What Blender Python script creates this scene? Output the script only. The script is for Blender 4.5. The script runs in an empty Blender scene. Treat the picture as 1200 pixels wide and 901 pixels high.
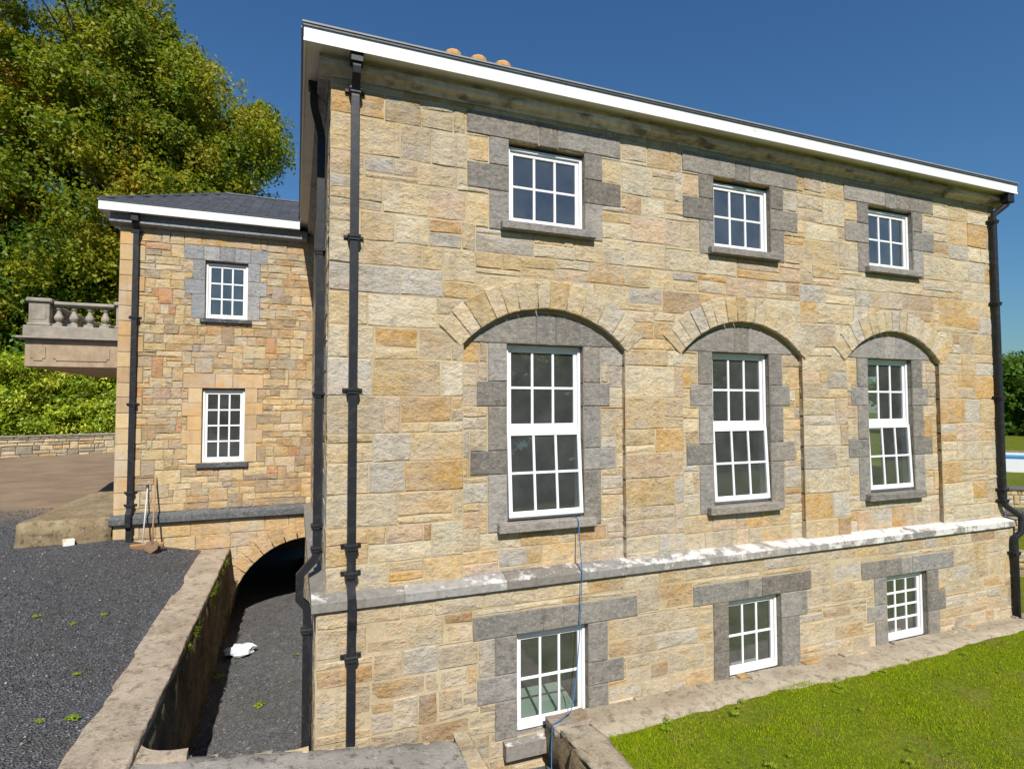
import bpy, math, random
import numpy as np
from mathutils import Vector, Matrix

scene = bpy.context.scene
col = scene.collection
RNG = random.Random(11)
NP = np.random.default_rng(5)

# ------------------------------------------------------------------ camera
CAM = np.array([-.39, -7.849, .091])
yaw, pitch, roll = [math.radians(a) for a in (-20.935, 2.326, -.127)]
Fv = np.array([-math.sin(yaw)*math.cos(pitch), math.cos(yaw)*math.cos(pitch), math.sin(pitch)])
R0 = np.array([math.cos(yaw), math.sin(yaw), 0.0]); U0 = np.cross(R0, Fv)
Rv = R0*math.cos(roll)+U0*math.sin(roll); Uv = -R0*math.sin(roll)+U0*math.cos(roll)
cd = bpy.data.cameras.new('camera'); cam = bpy.data.objects.new('camera', cd); col.objects.link(cam)
cd.sensor_width = 36; cd.lens = 661.355/1200*36; cd.clip_start = .05; cd.clip_end = 2000
cam.matrix_world = Matrix(((Rv[0], Uv[0], -Fv[0], CAM[0]), (Rv[1], Uv[1], -Fv[1], CAM[1]), (Rv[2], Uv[2], -Fv[2], CAM[2]), (0, 0, 0, 1)))
scene.camera = cam

# ------------------------------------------------------------------ sky and sun
SUN_TRAVEL = Vector((.157, 1.0, -1.0)).normalized()
elev = math.asin(-SUN_TRAVEL.z); azim = math.atan2(-SUN_TRAVEL.x, -SUN_TRAVEL.y)
world = bpy.data.worlds.new('World'); scene.world = world; world.use_nodes = True
wn = world.node_tree; wn.nodes.clear()
wo = wn.nodes.new('ShaderNodeOutputWorld'); wb = wn.nodes.new('ShaderNodeBackground'); ws = wn.nodes.new('ShaderNodeTexSky')
ws.sky_type = 'NISHITA'; ws.sun_disc = False; ws.sun_elevation = elev; ws.sun_rotation = azim
ws.altitude = 0; ws.air_density = 1.6; ws.dust_density = 0.0; ws.ozone_density = 4.0
wb.inputs['Strength'].default_value = .072
wm = wn.nodes.new('ShaderNodeMix'); wm.data_type = 'RGBA'; wm.blend_type = 'MULTIPLY'; wm.inputs[0].default_value = 1; wm.inputs[7].default_value = (.36, .60, .85, 1)
wn.links.new(ws.outputs[0], wm.inputs[6]); wn.links.new(wm.outputs[2], wb.inputs['Color']); wn.links.new(wb.outputs[0], wo.inputs['Surface'])
sd = bpy.data.lights.new('sun', 'SUN'); sd.energy = 4.2; sd.angle = math.radians(.53); sd.color = (1, .955, .89)
sun = bpy.data.objects.new('sun', sd); col.objects.link(sun); sun.location = (0, -20, 30)
sun.rotation_euler = SUN_TRAVEL.to_track_quat('-Z', 'Y').to_euler()
vs = scene.view_settings; vs.view_transform = 'Standard'; vs.look = 'None'; vs.exposure = 0.5; vs.gamma = 1; vs.use_curve_mapping = False

# ------------------------------------------------------------------ helpers
def lin(c, k=1.0):
    return tuple(k*((v/255/12.92) if v/255 <= .04045 else ((v/255+.055)/1.055)**2.4) for v in c)
def px(p):
    d = np.array(p)-CAM; w = max(d@Fv, .05); return 600+661.355*(d@Rv)/w, 450.5-661.355*(d@Uv)/w
WLOC = {}
class MB:
    def __init__(s): s.v = []; s.f = []; s.t = []
    def add(s, vs, fs, tint=(1, 1, 1)):
        n = len(s.v); s.v += [tuple(float(c) for c in q) for q in vs]; s.f += [tuple(i+n for i in q) for q in fs]; s.t += [tint]*len(vs); return s
    def box(s, x0, x1, y0, y1, z0, z1, tint=(1, 1, 1)):
        return s.add([(x0,y0,z0),(x1,y0,z0),(x1,y1,z0),(x0,y1,z0),(x0,y0,z1),(x1,y0,z1),(x1,y1,z1),(x0,y1,z1)],
              [(0,3,2,1),(4,5,6,7),(0,1,5,4),(1,2,6,5),(2,3,7,6),(3,0,4,7)], tint)
    def bbox(s, x0, x1, y0, y1, z0, z1, c=.01, tint=(1, 1, 1)):
        # chamfered box
        c = min(c, (x1-x0)*.3, (y1-y0)*.3, (z1-z0)*.3); vs = []
        lo = (x0, y0, z0); hi = (x1, y1, z1); idx = {}
        for ax in range(3):
            for sg in (0, 1):
                for a in (0, 1):
                    for b in (0, 1):
                        p = [0, 0, 0]; o = [i for i in range(3) if i != ax]
                        p[ax] = hi[ax] if sg else lo[ax]
                        p[o[0]] = hi[o[0]]-c if a else lo[o[0]]+c; p[o[1]] = hi[o[1]]-c if b else lo[o[1]]+c
                        sgn = [0, 0, 0]; sgn[ax] = sg; sgn[o[0]] = a; sgn[o[1]] = b
                        idx[(ax, tuple(sgn))] = len(vs); vs.append(tuple(p))
        fs = []
        for ax in range(3):
            o = [i for i in range(3) if i != ax]
            for sg in (0, 1):
                q = []
                for a, b in ((0,0),(1,0),(1,1),(0,1)):
                    g = [0,0,0]; g[ax]=sg; g[o[0]]=a; g[o[1]]=b; q.append(idx[(ax, tuple(g))])
                fl = (sg == 1) != (ax == 1)
                fs.append(tuple(q if fl else q[::-1]))
            for a in (0, 1):
                for b in (0, 1):
                    g0=[0,0,0]; g1=[0,0,0]; g0[o[0]]=g1[o[0]]=a; g0[o[1]]=g1[o[1]]=b; g0[ax]=0; g1[ax]=1
                    q = [idx[(o[0],tuple(g0))], idx[(o[0],tuple(g1))], idx[(o[1],tuple(g1))], idx[(o[1],tuple(g0))]]
                    fl = (a == b) != (ax == 1)
                    fs.append(tuple(q if fl else q[::-1]))
        for g in [(a,b,c_) for a in (0,1) for b in (0,1) for c_ in (0,1)]:
            q = [idx[(0,g)], idx[(1,g)], idx[(2,g)]]
            fs.append(tuple(q if sum(g) % 2 else q[::-1]))
        return s.add(vs, fs, tint)
    def tube(s, pts, r, n=8, tint=(1, 1, 1), square=False, rads=None):
        pts = [Vector(p) for p in pts]; vs = []; fs = []; m = len(pts)
        if square: n = 4
        for i, p in enumerate(pts):
            t = (pts[min(i+1, m-1)]-pts[max(i-1, 0)]).normalized()
            a = Vector((1, 0, 0)) if abs(t.x) < .9 else Vector((0, 1, 0))
            if square: a = Vector((1, 0, 0)) if abs(t.z) > .5 or abs(t.y) > .5 else Vector((0, 1, 0))
            b = t.cross(a).normalized(); a = b.cross(t).normalized()
            rr = rads[i] if rads else r
            for k in range(n):
                an = 2*math.pi*(k+(.5 if square else 0))/n
                q = rr*(math.sqrt(2) if square else 1)
                vs.append(p+a*q*math.cos(an)+b*q*math.sin(an))
        for i in range(m-1):
            for k in range(n): fs.append((i*n+k, i*n+(k+1) % n, (i+1)*n+(k+1) % n, (i+1)*n+k))
        fs.append(tuple(range(n))[::-1]); fs.append(tuple((m-1)*n+k for k in range(n)))
        return s.add(vs, fs, tint)
    def lathe(s, prof, cx, cy, n=12, tint=(1, 1, 1)):
        vs = []; fs = []
        for r, z in prof:
            for k in range(n): a = 2*math.pi*k/n; vs.append((cx+r*math.cos(a), cy+r*math.sin(a), z))
        for i in range(len(prof)-1):
            for k in range(n): fs.append((i*n+k, i*n+(k+1) % n, (i+1)*n+(k+1) % n, (i+1)*n+k))
        fs.append(tuple(range(n))[::-1]); fs.append(tuple((len(prof)-1)*n+k for k in range(n)))
        return s.add(vs, fs, tint)
    def prism(s, poly, ax, lo, hi, tint=(1, 1, 1)):
        # poly in the two other axes, extruded along axis ax
        o = [i for i in range(3) if i != ax]; n = len(poly); vs = []
        for v in (lo, hi):
            for p in poly:
                q = [0, 0, 0]; q[ax] = v; q[o[0]] = p[0]; q[o[1]] = p[1]; vs.append(tuple(q))
        fs = [tuple(range(n)), tuple(range(2*n-1, n-1, -1))]+[(i, n+i, n+(i+1) % n, (i+1) % n) for i in range(n)]
        return s.add(vs, fs, tint)
    def build(s, name, mat, parent=None, smooth=False, **props):
        me = bpy.data.meshes.new(name)
        off = WLOC.get(parent.as_pointer(), (0, 0, 0)) if parent else (0, 0, 0)
        v = np.array(s.v, dtype=float)-np.array(off)
        me.from_pydata(v.tolist(), [], s.f); me.update()
        at = me.attributes.new('tint', 'FLOAT_COLOR', 'POINT')
        c = np.ones((len(s.v), 4), dtype=np.float32); c[:, :3] = np.array(s.t, dtype=np.float32); at.data.foreach_set('color', c.ravel())
        if smooth: me.polygons.foreach_set('use_smooth', [True]*len(me.polygons))
        me.materials.append(M[mat]); o = bpy.data.objects.new(name, me); col.objects.link(o)
        if parent: o.parent = parent; WLOC[o.as_pointer()] = off
        for k, q in props.items(): o[k] = q
        return o
def thing(name, label, cat, loc, group=None):
    o = bpy.data.objects.new(name, None); col.objects.link(o); o.location = loc; o.empty_display_size = .2
    o['label'] = label; o['category'] = cat
    if group: o['group'] = group
    WLOC[o.as_pointer()] = tuple(loc); return o
def npmesh(name, verts, faces, mat, tint=None, parent=None, **props):
    me = bpy.data.meshes.new(name); k = faces.shape[1]
    off = np.array(WLOC.get(parent.as_pointer(), (0, 0, 0)) if parent else (0, 0, 0))
    verts = (verts-off).astype(np.float32)
    me.vertices.add(len(verts)); me.vertices.foreach_set('co', verts.ravel())
    me.loops.add(faces.size); me.loops.foreach_set('vertex_index', faces.astype(np.int32).ravel())
    me.polygons.add(len(faces)); me.polygons.foreach_set('loop_start', np.arange(0, faces.size, k, dtype=np.int32))
    me.update(calc_edges=True)
    if tint is not None:
        a = me.attributes.new('tint', 'FLOAT_COLOR', 'POINT'); c = np.ones((len(verts), 4), dtype=np.float32); c[:, :3] = tint; a.data.foreach_set('color', c.ravel())
    me.materials.append(M[mat]); o = bpy.data.objects.new(name, me); col.objects.link(o)
    if parent: o.parent = parent; WLOC[o.as_pointer()] = tuple(off)
    for q, v in props.items(): o[q] = v
    return o

# ------------------------------------------------------------------ materials
M = {}
class NT:
    def __init__(s, name):
        m = bpy.data.materials.new(name); m.use_nodes = True; M[name] = m; s.t = m.node_tree; s.t.nodes.clear()
        s.out = s.n('ShaderNodeOutputMaterial'); s.geo = s.n('ShaderNodeNewGeometry')
    def n(s, ty, **k):
        q = s.t.nodes.new(ty)
        for a, b in k.items(): setattr(q, a, b)
        return q
    def l(s, a, b): s.t.links.new(a, b)
    def setv(s, sock, v):
        if hasattr(v, 'is_output'): s.l(v, sock)
        elif isinstance(v, (tuple, list)) and len(v) == 3 and sock.type == 'RGBA': sock.default_value = (*v, 1)
        else: sock.default_value = v
    def noise(s, scale, detail=4, rough=.55, vec=None, dim='3D'):
        q = s.n('ShaderNodeTexNoise'); q.inputs['Scale'].default_value = scale; q.inputs['Detail'].default_value = detail; q.inputs['Roughness'].default_value = rough
        s.l(vec if vec is not None else s.geo.outputs['Position'], q.inputs['Vector']); return q.outputs['Fac']
    def scale(s, v):
        q = s.n('ShaderNodeVectorMath', operation='MULTIPLY'); s.l(s.geo.outputs['Position'], q.inputs[0]); q.inputs[1].default_value = v; return q.outputs[0]
    def ramp(s, f, stops):
        q = s.n('ShaderNodeValToRGB'); s.l(f, q.inputs[0]); e = q.color_ramp.elements
        while len(e) < len(stops): e.new(.5)
        for i, (p, c) in enumerate(stops): e[i].position = p; e[i].color = (*(c if isinstance(c, tuple) else (c, c, c)), 1)
        return q.outputs[0]
    def mix(s, f, a, b, mode='MIX'):
        q = s.n('ShaderNodeMix', data_type='RGBA', blend_type=mode); s.setv(q.inputs[0], f); s.setv(q.inputs[6], a); s.setv(q.inputs[7], b); return q.outputs[2]
    def math(s, op, a, b=0.0):
        q = s.n('ShaderNodeMath', operation=op); s.setv(q.inputs[0], a); s.setv(q.inputs[1], b); return q.outputs[0]
    def attr(s): q = s.n('ShaderNodeAttribute', attribute_name='tint'); return q.outputs['Color']
    def bump(s, h, strength=.5, dist=.02):
        q = s.n('ShaderNodeBump'); q.inputs['Strength'].default_value = strength; q.inputs['Distance'].default_value = dist; s.l(h, q.inputs['Height']); return q.outputs[0]
    def bsdf(s, color, rough=.85, normal=None, spec=.3, metal=0.0):
        q = s.n('ShaderNodeBsdfPrincipled'); s.setv(q.inputs['Base Color'], color); s.setv(q.inputs['Roughness'], rough); q.inputs['Specular IOR Level'].default_value = spec; q.inputs['Metallic'].default_value = metal
        if normal is not None: s.l(normal, q.inputs['Normal'])
        s.l(q.outputs[0], s.out.inputs['Surface']); return q

def mk_stone(name, mott=.5, bs=.6, bd=.03, iron=.35, lichen=.25, field=.3, warm=True):
    t = NT(name); a = t.attr()
    nb = t.noise(1, 6, .62, t.scale((2.6, 2.6, 4.2))); n1 = t.noise(1, 8, .66, t.scale((5, 5, 7))); n2 = t.noise(17, 7, .72); n3 = t.noise(75, 4, .65); n4 = t.noise(.9, 3)
    c = a
    if warm:
        fld = t.ramp(nb, [(.30, lin((206, 160, 100), .76)), (.42, lin((220, 190, 138), .82)), (.52, lin((228, 210, 174), .86)), (.64, lin((208, 201, 188), .82))])
        c = t.mix(field, a, fld)
    if warm: c = t.mix(t.ramp(t.noise(.75, 7, .66), [(.48, 0.0), (.66, .55)]), c, lin((206, 199, 186), .80))
    c = t.mix(t.ramp(n1, [(.50, 0.0), (.68, iron)]), c, t.mix(1.0, c, (.98, .72, .42), 'MULTIPLY'))
    c = t.mix(t.ramp(n2, [(.52, 0.0), (.70, lichen)]), c, lin((214, 208, 194), .78))
    c = t.mix(mott, c, t.ramp(n1, [(.25, .55), (.46, 1.0), (.75, 1.22)]), 'MULTIPLY')
    c = t.mix(mott, c, t.ramp(n2, [(.28, .45), (.46, 1.0), (.8, 1.15)]), 'MULTIPLY')
    c = t.mix(.45, c, t.ramp(n3, [(.30, .45), (.46, 1.0), (.8, 1.15)]), 'MULTIPLY')
    c = t.mix(.35, c, t.ramp(n4, [(.3, .82), (.7, 1.12)]), 'MULTIPLY')
    c = t.mix(.30, c, t.ramp(t.noise(1, 6, .6, t.scale((4.5, 4.5, .5))), [(.36, .62), (.52, 1.0)]), 'MULTIPLY')
    h = t.math('ADD', t.math('MULTIPLY', n1, 1.6), t.math('MULTIPLY', n2, .8)); h = t.math('ADD', h, t.math('MULTIPLY', n3, .25))
    t.bsdf(c, .92, t.bump(h, bs, bd), .12)
mk_stone('stone', .58, .9, .045, .26, .32, .30)
mk_stone('wing_stone', .62, .85, .035, .5, .2, .3)
mk_stone('limestone', .8, .9, .03, .25, .32, 0, False)
mk_stone('dressed_stone', .3, .3, .012, .25, .08, .2)

t = NT('mortar'); n = t.noise(30, 5); c = t.mix(t.ramp(t.noise(1.7, 4), [(.35, 0.0), (.65, 1.0)]), lin((214, 196, 160), .78), lin((196, 176, 140), .72))
t.bsdf(t.mix(.5, c, t.ramp(n, [(.3, .7), (.7, 1.1)]), 'MULTIPLY'), .95, t.bump(n, .5, .01), .1)
t = NT('mortar_grey'); n = t.noise(30, 5); t.bsdf(t.mix(.5, lin((196, 178, 146), .62), t.ramp(n, [(.3, .7), (.7, 1.1)]), 'MULTIPLY'), .95, t.bump(n, .5, .01), .1)

# string course: grey limestone with patches of white lichen, heavier to the right
t = NT('string_stone'); a = t.attr(); n2 = t.noise(12, 6, .6); n3 = t.noise(50, 3)
sep = t.n('ShaderNodeSeparateXYZ'); t.l(t.geo.outputs['Position'], sep.inputs[0])
g = t.n('ShaderNodeMapRange'); t.l(sep.outputs[0], g.inputs[0]); g.inputs[1].default_value = 0; g.inputs[2].default_value = 9; g.inputs[3].default_value = -.11; g.inputs[4].default_value = .11
nz = t.n('ShaderNodeSeparateXYZ'); t.l(t.geo.outputs['Normal'], nz.inputs[0])
w = t.math('ADD', t.math('ADD', t.noise(3.5, 9, .7), g.outputs[0]), t.math('MULTIPLY', nz.outputs[2], .10))
c = t.mix(.6, a, t.ramp(n2, [(.25, .5), (.5, 1.0), (.75, 1.3)]), 'MULTIPLY')
c = t.mix(t.ramp(t.noise(20, 3), [(.66, 0.0), (.72, .8)]), c, (.03, .028, .025))
c = t.mix(t.ramp(w, [(.58, 0.0), (.66, .9)]), c, lin((226, 222, 214), .85))
t.bsdf(c, .92, t.bump(t.math('ADD', n2, t.math('MULTIPLY', n3, .3)), .5, .02), .15)

# cornice: weathered grey with black staining
t = NT('cornice_stone'); a = t.attr(); n2 = t.noise(10, 6, .6); n1 = t.noise(1, 5, .6, t.scale((2.2, 2.2, 9)))
c = t.mix(.6, a, t.ramp(n2, [(.25, .5), (.5, 1.0), (.75, 1.3)]), 'MULTIPLY')
c = t.mix(t.ramp(n1, [(.52, 0.0), (.68, .75)]), c, (.05, .043, .036))
c = t.mix(t.ramp(t.noise(7, 5), [(.58, 0.0), (.7, .45)]), c, lin((214, 194, 166), .7))
t.bsdf(c, .95, t.bump(n2, .6, .025), .1)

t = NT('white_paint'); n = t.noise(6, 5); c = t.mix(t.ramp(n, [(.45, 0.0), (.75, .35)]), (.80, .80, .79), (.66, .65, .61)); t.bsdf(c, .35, t.bump(t.noise(40, 2), .06, .005), .4)
t = NT('fascia_paint'); n = t.noise(1, 6, .6, t.scale((1.1, 1.1, 7))); c = t.mix(t.ramp(n, [(.45, 0.0), (.72, .7)]), (.78, .78, .77), (.58, .58, .55)); c = t.mix(t.ramp(t.noise(1, 5, .6, t.scale((14, 14, 1.2))), [(.56, 0.0), (.74, .35)]), c, (.42, .41, .37)); t.bsdf(c, .45, None, .4)
t = NT('soffit_paint'); t.bsdf(t.mix(t.ramp(t.noise(2, 5), [(.4, 0.0), (.7, 1.0)]), (.74, .70, .62), (.62, .57, .48)), .6)
t = NT('lead_flashing'); t.bsdf(t.mix(t.noise(4, 4), (.20, .20, .19), (.34, .34, .33)), .6)
t = NT('black_metal'); n = t.noise(9, 5); c = t.mix(t.ramp(n, [(.5, 0.0), (.8, .6)]), (.018, .019, .022), (.06, .058, .055))
c = t.mix(t.ramp(t.noise(60, 2), [(.72, 0.0), (.78, .5)]), c, (.35, .34, .32)); t.bsdf(c, .42, t.bump(t.noise(25, 3), .12, .01), .32)
t = NT('slate'); a = t.attr(); n = t.noise(9, 5); t.bsdf(t.mix(.6, a, t.ramp(n, [(.3, .6), (.7, 1.3)]), 'MULTIPLY'), .5, t.bump(t.noise(30, 4), .3, .01), .4)
t = NT('terracotta'); n = t.noise(8, 5); t.bsdf(t.mix(n, lin((235, 190, 120), .8), lin((200, 140, 80), .7)), .85)
t = NT('cast_stone'); n = t.noise(5, 6, .6); m2 = t.noise(1, 5, .6, t.scale((3, 3, .8))); c = t.mix(t.ramp(n, [(.35, 0.0), (.7, 1.0)]), lin((190, 180, 164), .72), lin((166, 156, 142), .68))
c = t.mix(t.ramp(m2, [(.5, 0.0), (.75, .5)]), c, lin((110, 102, 92), .7)); t.bsdf(c, .9, t.bump(t.noise(45, 4), .3, .01), .15)
t = NT('cast_stone_tan'); n = t.noise(5, 6, .6); m2 = t.noise(1, 5, .6, t.scale((3, 3, .8))); c = t.mix(t.ramp(n, [(.35, 0.0), (.7, 1.0)]), lin((200, 176, 146), .72), lin((180, 156, 128), .68))
c = t.mix(t.ramp(m2, [(.52, 0.0), (.78, .45)]), c, lin((120, 104, 86), .7)); t.bsdf(c, .9, t.bump(t.noise(45, 4), .3, .01), .15)

def mk_concrete(name, c1, c2, stain, grit=.6, spots=.5):
    t = NT(name); n1 = t.noise(1.6, 8, .68); n2 = t.noise(8, 8, .72); n3 = t.noise(48, 5, .7); n4 = t.noise(5, 7, .7, t.scale((1, 1, 1.001)))
    c = t.mix(t.ramp(n1, [(.38, 0.0), (.60, 1.0)]), c1, c2); c = t.mix(t.ramp(n2, [(.52, 0.0), (.64, .85)]), c, stain)
    c = t.mix(t.ramp(t.noise(13, 6, .65), [(.60, 0.0), (.68, spots)]), c, lin((214, 208, 194), .78))
    c = t.mix(t.ramp(n4, [(.34, .45), (.44, 0.0)]), c, (.05, .045, .035))
    c = t.mix(.6, c, t.ramp(n3, [(.3, .45), (.48, 1.0), (.75, 1.2)]), 'MULTIPLY')
    h = t.math('ADD', t.math('MULTIPLY', n2, 1.3), t.math('MULTIPLY', n3, .5)); t.bsdf(c, .95, t.bump(h, grit, .04), .1)
mk_concrete('coping_concrete', lin((214, 196, 172), .74), lin((192, 174, 150), .70), lin((146, 128, 106), .66))
mk_concrete('grey_concrete', lin((188, 182, 172), .70), lin((170, 164, 154), .66), lin((112, 104, 92), .6), .45)
mk_concrete('step_concrete', lin((196, 176, 140), .62), lin((172, 150, 116), .58), lin((112, 98, 76), .6))
mk_concrete('rough_rubble', lin((178, 156, 122), .6), lin((132, 118, 98), .55), lin((92, 98, 58), .55), 1.0, .35)
mk_concrete('strip_concrete', lin((206, 192, 168), .70), lin((192, 176, 150), .66), lin((160, 144, 120), .62))

t = NT('gravel'); v = t.n('ShaderNodeTexVoronoi'); v.inputs['Scale'].default_value = 42; t.l(t.geo.outputs['Position'], v.inputs['Vector'])
n = t.noise(1.1, 5, .6); n5 = t.noise(9, 5, .6)
bw = t.n('ShaderNodeRGBToBW'); t.l(v.outputs['Color'], bw.inputs[0])
c = t.ramp(bw.outputs[0], [(.1, .055), (.5, .098), (.8, .14), (.92, .28)])
c = t.mix(1.0, c, (1.0, 1.0, 1.04), 'MULTIPLY')
c = t.mix(t.ramp(n, [(.52, 0.0), (.75, .40)]), c, lin((150, 138, 118), .35))
c = t.mix(.5, c, t.ramp(n5, [(.3, .6), (.7, 1.3)]), 'MULTIPLY')
sep = t.n('ShaderNodeSeparateXYZ'); t.l(t.geo.outputs['Position'], sep.inputs[0])
d = t.math('ADD', sep.outputs[1], t.math('ADD', t.math('MULTIPLY', t.noise(.35, 5, .65), 5.0), t.math('MULTIPLY', sep.outputs[0], .55)))
dm = t.ramp(t.math('MULTIPLY', t.math('SUBTRACT', d, 8.2), .3), [(0.0, 0.0), (.9, 1.0)])
dirt = t.mix(t.ramp(t.noise(1, 6, .6, t.scale((.9, 1.5, 1))), [(.35, 0.0), (.65, 1.0)]), lin((190, 164, 136), .66), lin((172, 146, 120), .62))
c = t.mix(dm, c, dirt)
h = t.math('ADD', v.outputs['Distance'], t.math('MULTIPLY', n5, .8)); t.bsdf(c, .9, t.bump(h, .9, .03), .25)
t = NT('path_gravel'); v = t.n('ShaderNodeTexVoronoi'); v.inputs['Scale'].default_value = 36; t.l(t.geo.outputs['Position'], v.inputs['Vector'])
bw = t.n('ShaderNodeRGBToBW'); t.l(v.outputs['Color'], bw.inputs[0]); n5 = t.noise(5, 6, .65)
c = t.ramp(bw.outputs[0], [(.1, .065), (.5, .11), (.86, .155), (.96, .32)]); c = t.mix(t.ramp(t.noise(.9, 5), [(.45, 0.0), (.7, .5)]), c, lin((140, 128, 112), .4))
c = t.mix(.5, c, t.ramp(n5, [(.3, .6), (.7, 1.3)]), 'MULTIPLY'); t.bsdf(c, .9, t.bump(v.outputs['Distance'], .8, .02), .2)
t = NT('pebble'); t.bsdf(t.attr(), .85, None, .3)
t = NT('lawn_ground'); n = t.noise(1.2, 5, .6); n2 = t.noise(14, 5, .6); c = t.mix(t.ramp(n, [(.4, 0.0), (.62, 1.0)]), (.10, .14, .010), (.15, .165, .018))
c = t.mix(t.ramp(t.noise(.9, 6, .6), [(.54, 0.0), (.70, .8)]), c, (.16, .12, .06)); c = t.mix(.6, c, t.ramp(n2, [(.3, .5), (.7, 1.4)]), 'MULTIPLY')
t.bsdf(c, .95, t.bump(n2, .8, .04), .05)
t = NT('earth'); t.bsdf(t.mix(t.noise(2, 5), (.06, .05, .035), (.12, .10, .07)), .95)

def mk_leaf(name, trans=.35, rough=.5, spec=.25):
    t = NT(name); a = t.attr(); p = t.bsdf(a, rough, None, spec); tr = t.n('ShaderNodeBsdfTranslucent'); t.l(t.mix(1.0, a, (1.25, 1.3, .5), 'MULTIPLY'), tr.inputs[0])
    ms = t.n('ShaderNodeMixShader'); ms.inputs[0].default_value = trans; t.l(p.outputs[0], ms.inputs[1]); t.l(tr.outputs[0], ms.inputs[2]); t.l(ms.outputs[0], t.out.inputs['Surface'])
mk_leaf('leaf', .45); mk_leaf('glossy_leaf', .3, .38, .4); mk_leaf('grass_blade', .35, .7, .1)
t = NT('bark'); n = t.noise(1, 6, .6, t.scale((6, 6, 1.5))); t.bsdf(t.mix(n, (.05, .045, .035), (.17, .15, .12)), .95, t.bump(n, .8, .05), .1)

t = NT('glass'); fr = t.n('ShaderNodeFresnel'); t.l(t.math('SUBTRACT', 1.5, t.math('MULTIPLY', t.geo.outputs['Backfacing'], 1.5-1/1.5)), fr.inputs[0]); gl = t.n('ShaderNodeBsdfGlossy'); gl.inputs['Roughness'].default_value = .01; gl.inputs[0].default_value = (.9, .95, 1, 1)
tp = t.n('ShaderNodeBsdfTransparent'); tp.inputs[0].default_value = (.72, .76, .74, 1); ms = t.n('ShaderNodeMixShader')
wv = t.noise(2.2, 2); nb = t.bump(wv, .02, .02); t.l(nb, gl.inputs['Normal'])
t.l(t.math('MINIMUM', t.math('ADD', t.math('MULTIPLY', fr.outputs[0], 2.2), .06), 1.0), ms.inputs[0]); t.l(tp.outputs[0], ms.inputs[1]); t.l(gl.outputs[0], ms.inputs[2])
df = t.n('ShaderNodeBsdfDiffuse'); df.inputs[0].default_value = (.62, .66, .62, 1); m3 = t.n('ShaderNodeMixShader'); t.l(t.ramp(t.noise(2.5, 4), [(.3, .045), (.7, .09)]), m3.inputs[0]); t.l(ms.outputs[0], m3.inputs[1]); t.l(df.outputs[0], m3.inputs[2]); t.l(m3.outputs[0], t.out.inputs['Surface'])
t = NT('plaster'); t.bsdf(t.mix(t.noise(2, 4), (.52, .50, .45), (.62, .59, .53)), .9)
t = NT('floorboard'); t.bsdf((.30, .22, .14), .7)
t = NT('pale_green'); t.bsdf(lin((186, 214, 190), .8), .6)
t = NT('steel_handle'); t.bsdf((.55, .54, .52), .4, None, .5)
t = NT('wood_handle'); t.bsdf(t.mix(t.noise(1, 4, .5, t.scale((30, 30, 3))), lin((205, 165, 110), .75), lin((165, 122, 76), .7)), .7)
t = NT('worn_steel'); t.bsdf(t.mix(t.noise(12, 4), lin((170, 135, 100), .6), lin((115, 92, 72), .6)), .6, None, .4)
t = NT('bristle'); t.bsdf(t.mix(t.noise(30, 3), (.16, .09, .05), (.28, .17, .09)), .9)
t = NT('plastic_bag'); p = t.bsdf((.66, .74, .74), .5, None, .3)
t = NT('carton'); t.bsdf(t.mix(t.ramp(t.noise(9, 2), [(.52, 0.0), (.54, 1.0)]), (.82, .82, .80), (.75, .50, .08)), .6)
t = NT('rope'); t.bsdf((.03, .16, .36), .6)
t = NT('white_render'); t.bsdf(t.mix(t.noise(1, 5), (.70, .71, .72), (.80, .80, .80)), .8)
t = NT('pool_water'); t.bsdf((.02, .35, .70), .12, t.bump(t.noise(3, 3), .15, .05), .5)

# ------------------------------------------------------------------ stone makers
class Frame:
    def __init__(s, O, U, N): s.O = np.array(O, float); s.U = np.array(U, float); s.N = np.array(N, float)
    def p(s, u, z, d): q = s.O+s.U*u+s.N*d; return (q[0], q[1], q[2]+z)
def poly_stone(mb, fr, pts, face, back, ch=.012, tint=(1, 1, 1), jit=.005, bulge=.008, sub=True, ins=1.3):
    """one cut stone: outline pts (u,z) counter-clockwise, chamfered rim, uneven face"""
    if sub:
        q = []
        for i, p in enumerate(pts):
            r = pts[(i+1) % len(pts)]; k = RNG.uniform(.35, .65); q += [p, (p[0]+(r[0]-p[0])*k, p[1]+(r[1]-p[1])*k)]
        pts = q
    n = len(pts); cu = sum(p[0] for p in pts)/n; cz = sum(p[1] for p in pts)/n
    wu = max(p[0] for p in pts)-min(p[0] for p in pts); wz = max(p[1] for p in pts)-min(p[1] for p in pts)
    c = min(ch*ins, .3*min(wu, wz)); j = min(jit, .1*min(wu, wz)); vs = []
    o = [(p[0]+RNG.uniform(-j, j), p[1]+RNG.uniform(-j, j)) for p in pts]
    for p in o: vs.append(fr.p(p[0], p[1], back))
    for p in o: vs.append(fr.p(p[0], p[1], face-ch))
    for p in o:
        du = cu-p[0]; dz = cz-p[1]; su = (c if du > 0 else -c) if abs(du) > .2*wu else 0; sz = (c if dz > 0 else -c) if abs(dz) > .2*wz else 0
        if su == 0 and sz == 0: su = du*.2; sz = dz*.2
        vs.append(fr.p(p[0]+su, p[1]+sz, face+RNG.uniform(-bulge, bulge)*.6))
    vs.append(fr.p(cu+RNG.uniform(-.15, .15)*wu, cz+RNG.uniform(-.15, .15)*wz, face+RNG.uniform(-.3, 1.0)*bulge))
    fs = []
    for i in range(n):
        k = (i+1) % n
        fs += [(i, k, n+k, n+i), (n+i, n+k, 2*n+k, 2*n+i), (2*n+i, 2*n+k, 3*n)]
    mb.add(vs, fs, tint)
def rect(u0, u1, z0, z1): return [(u0, z0), (u1, z0), (u1, z1), (u0, z1)]
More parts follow.
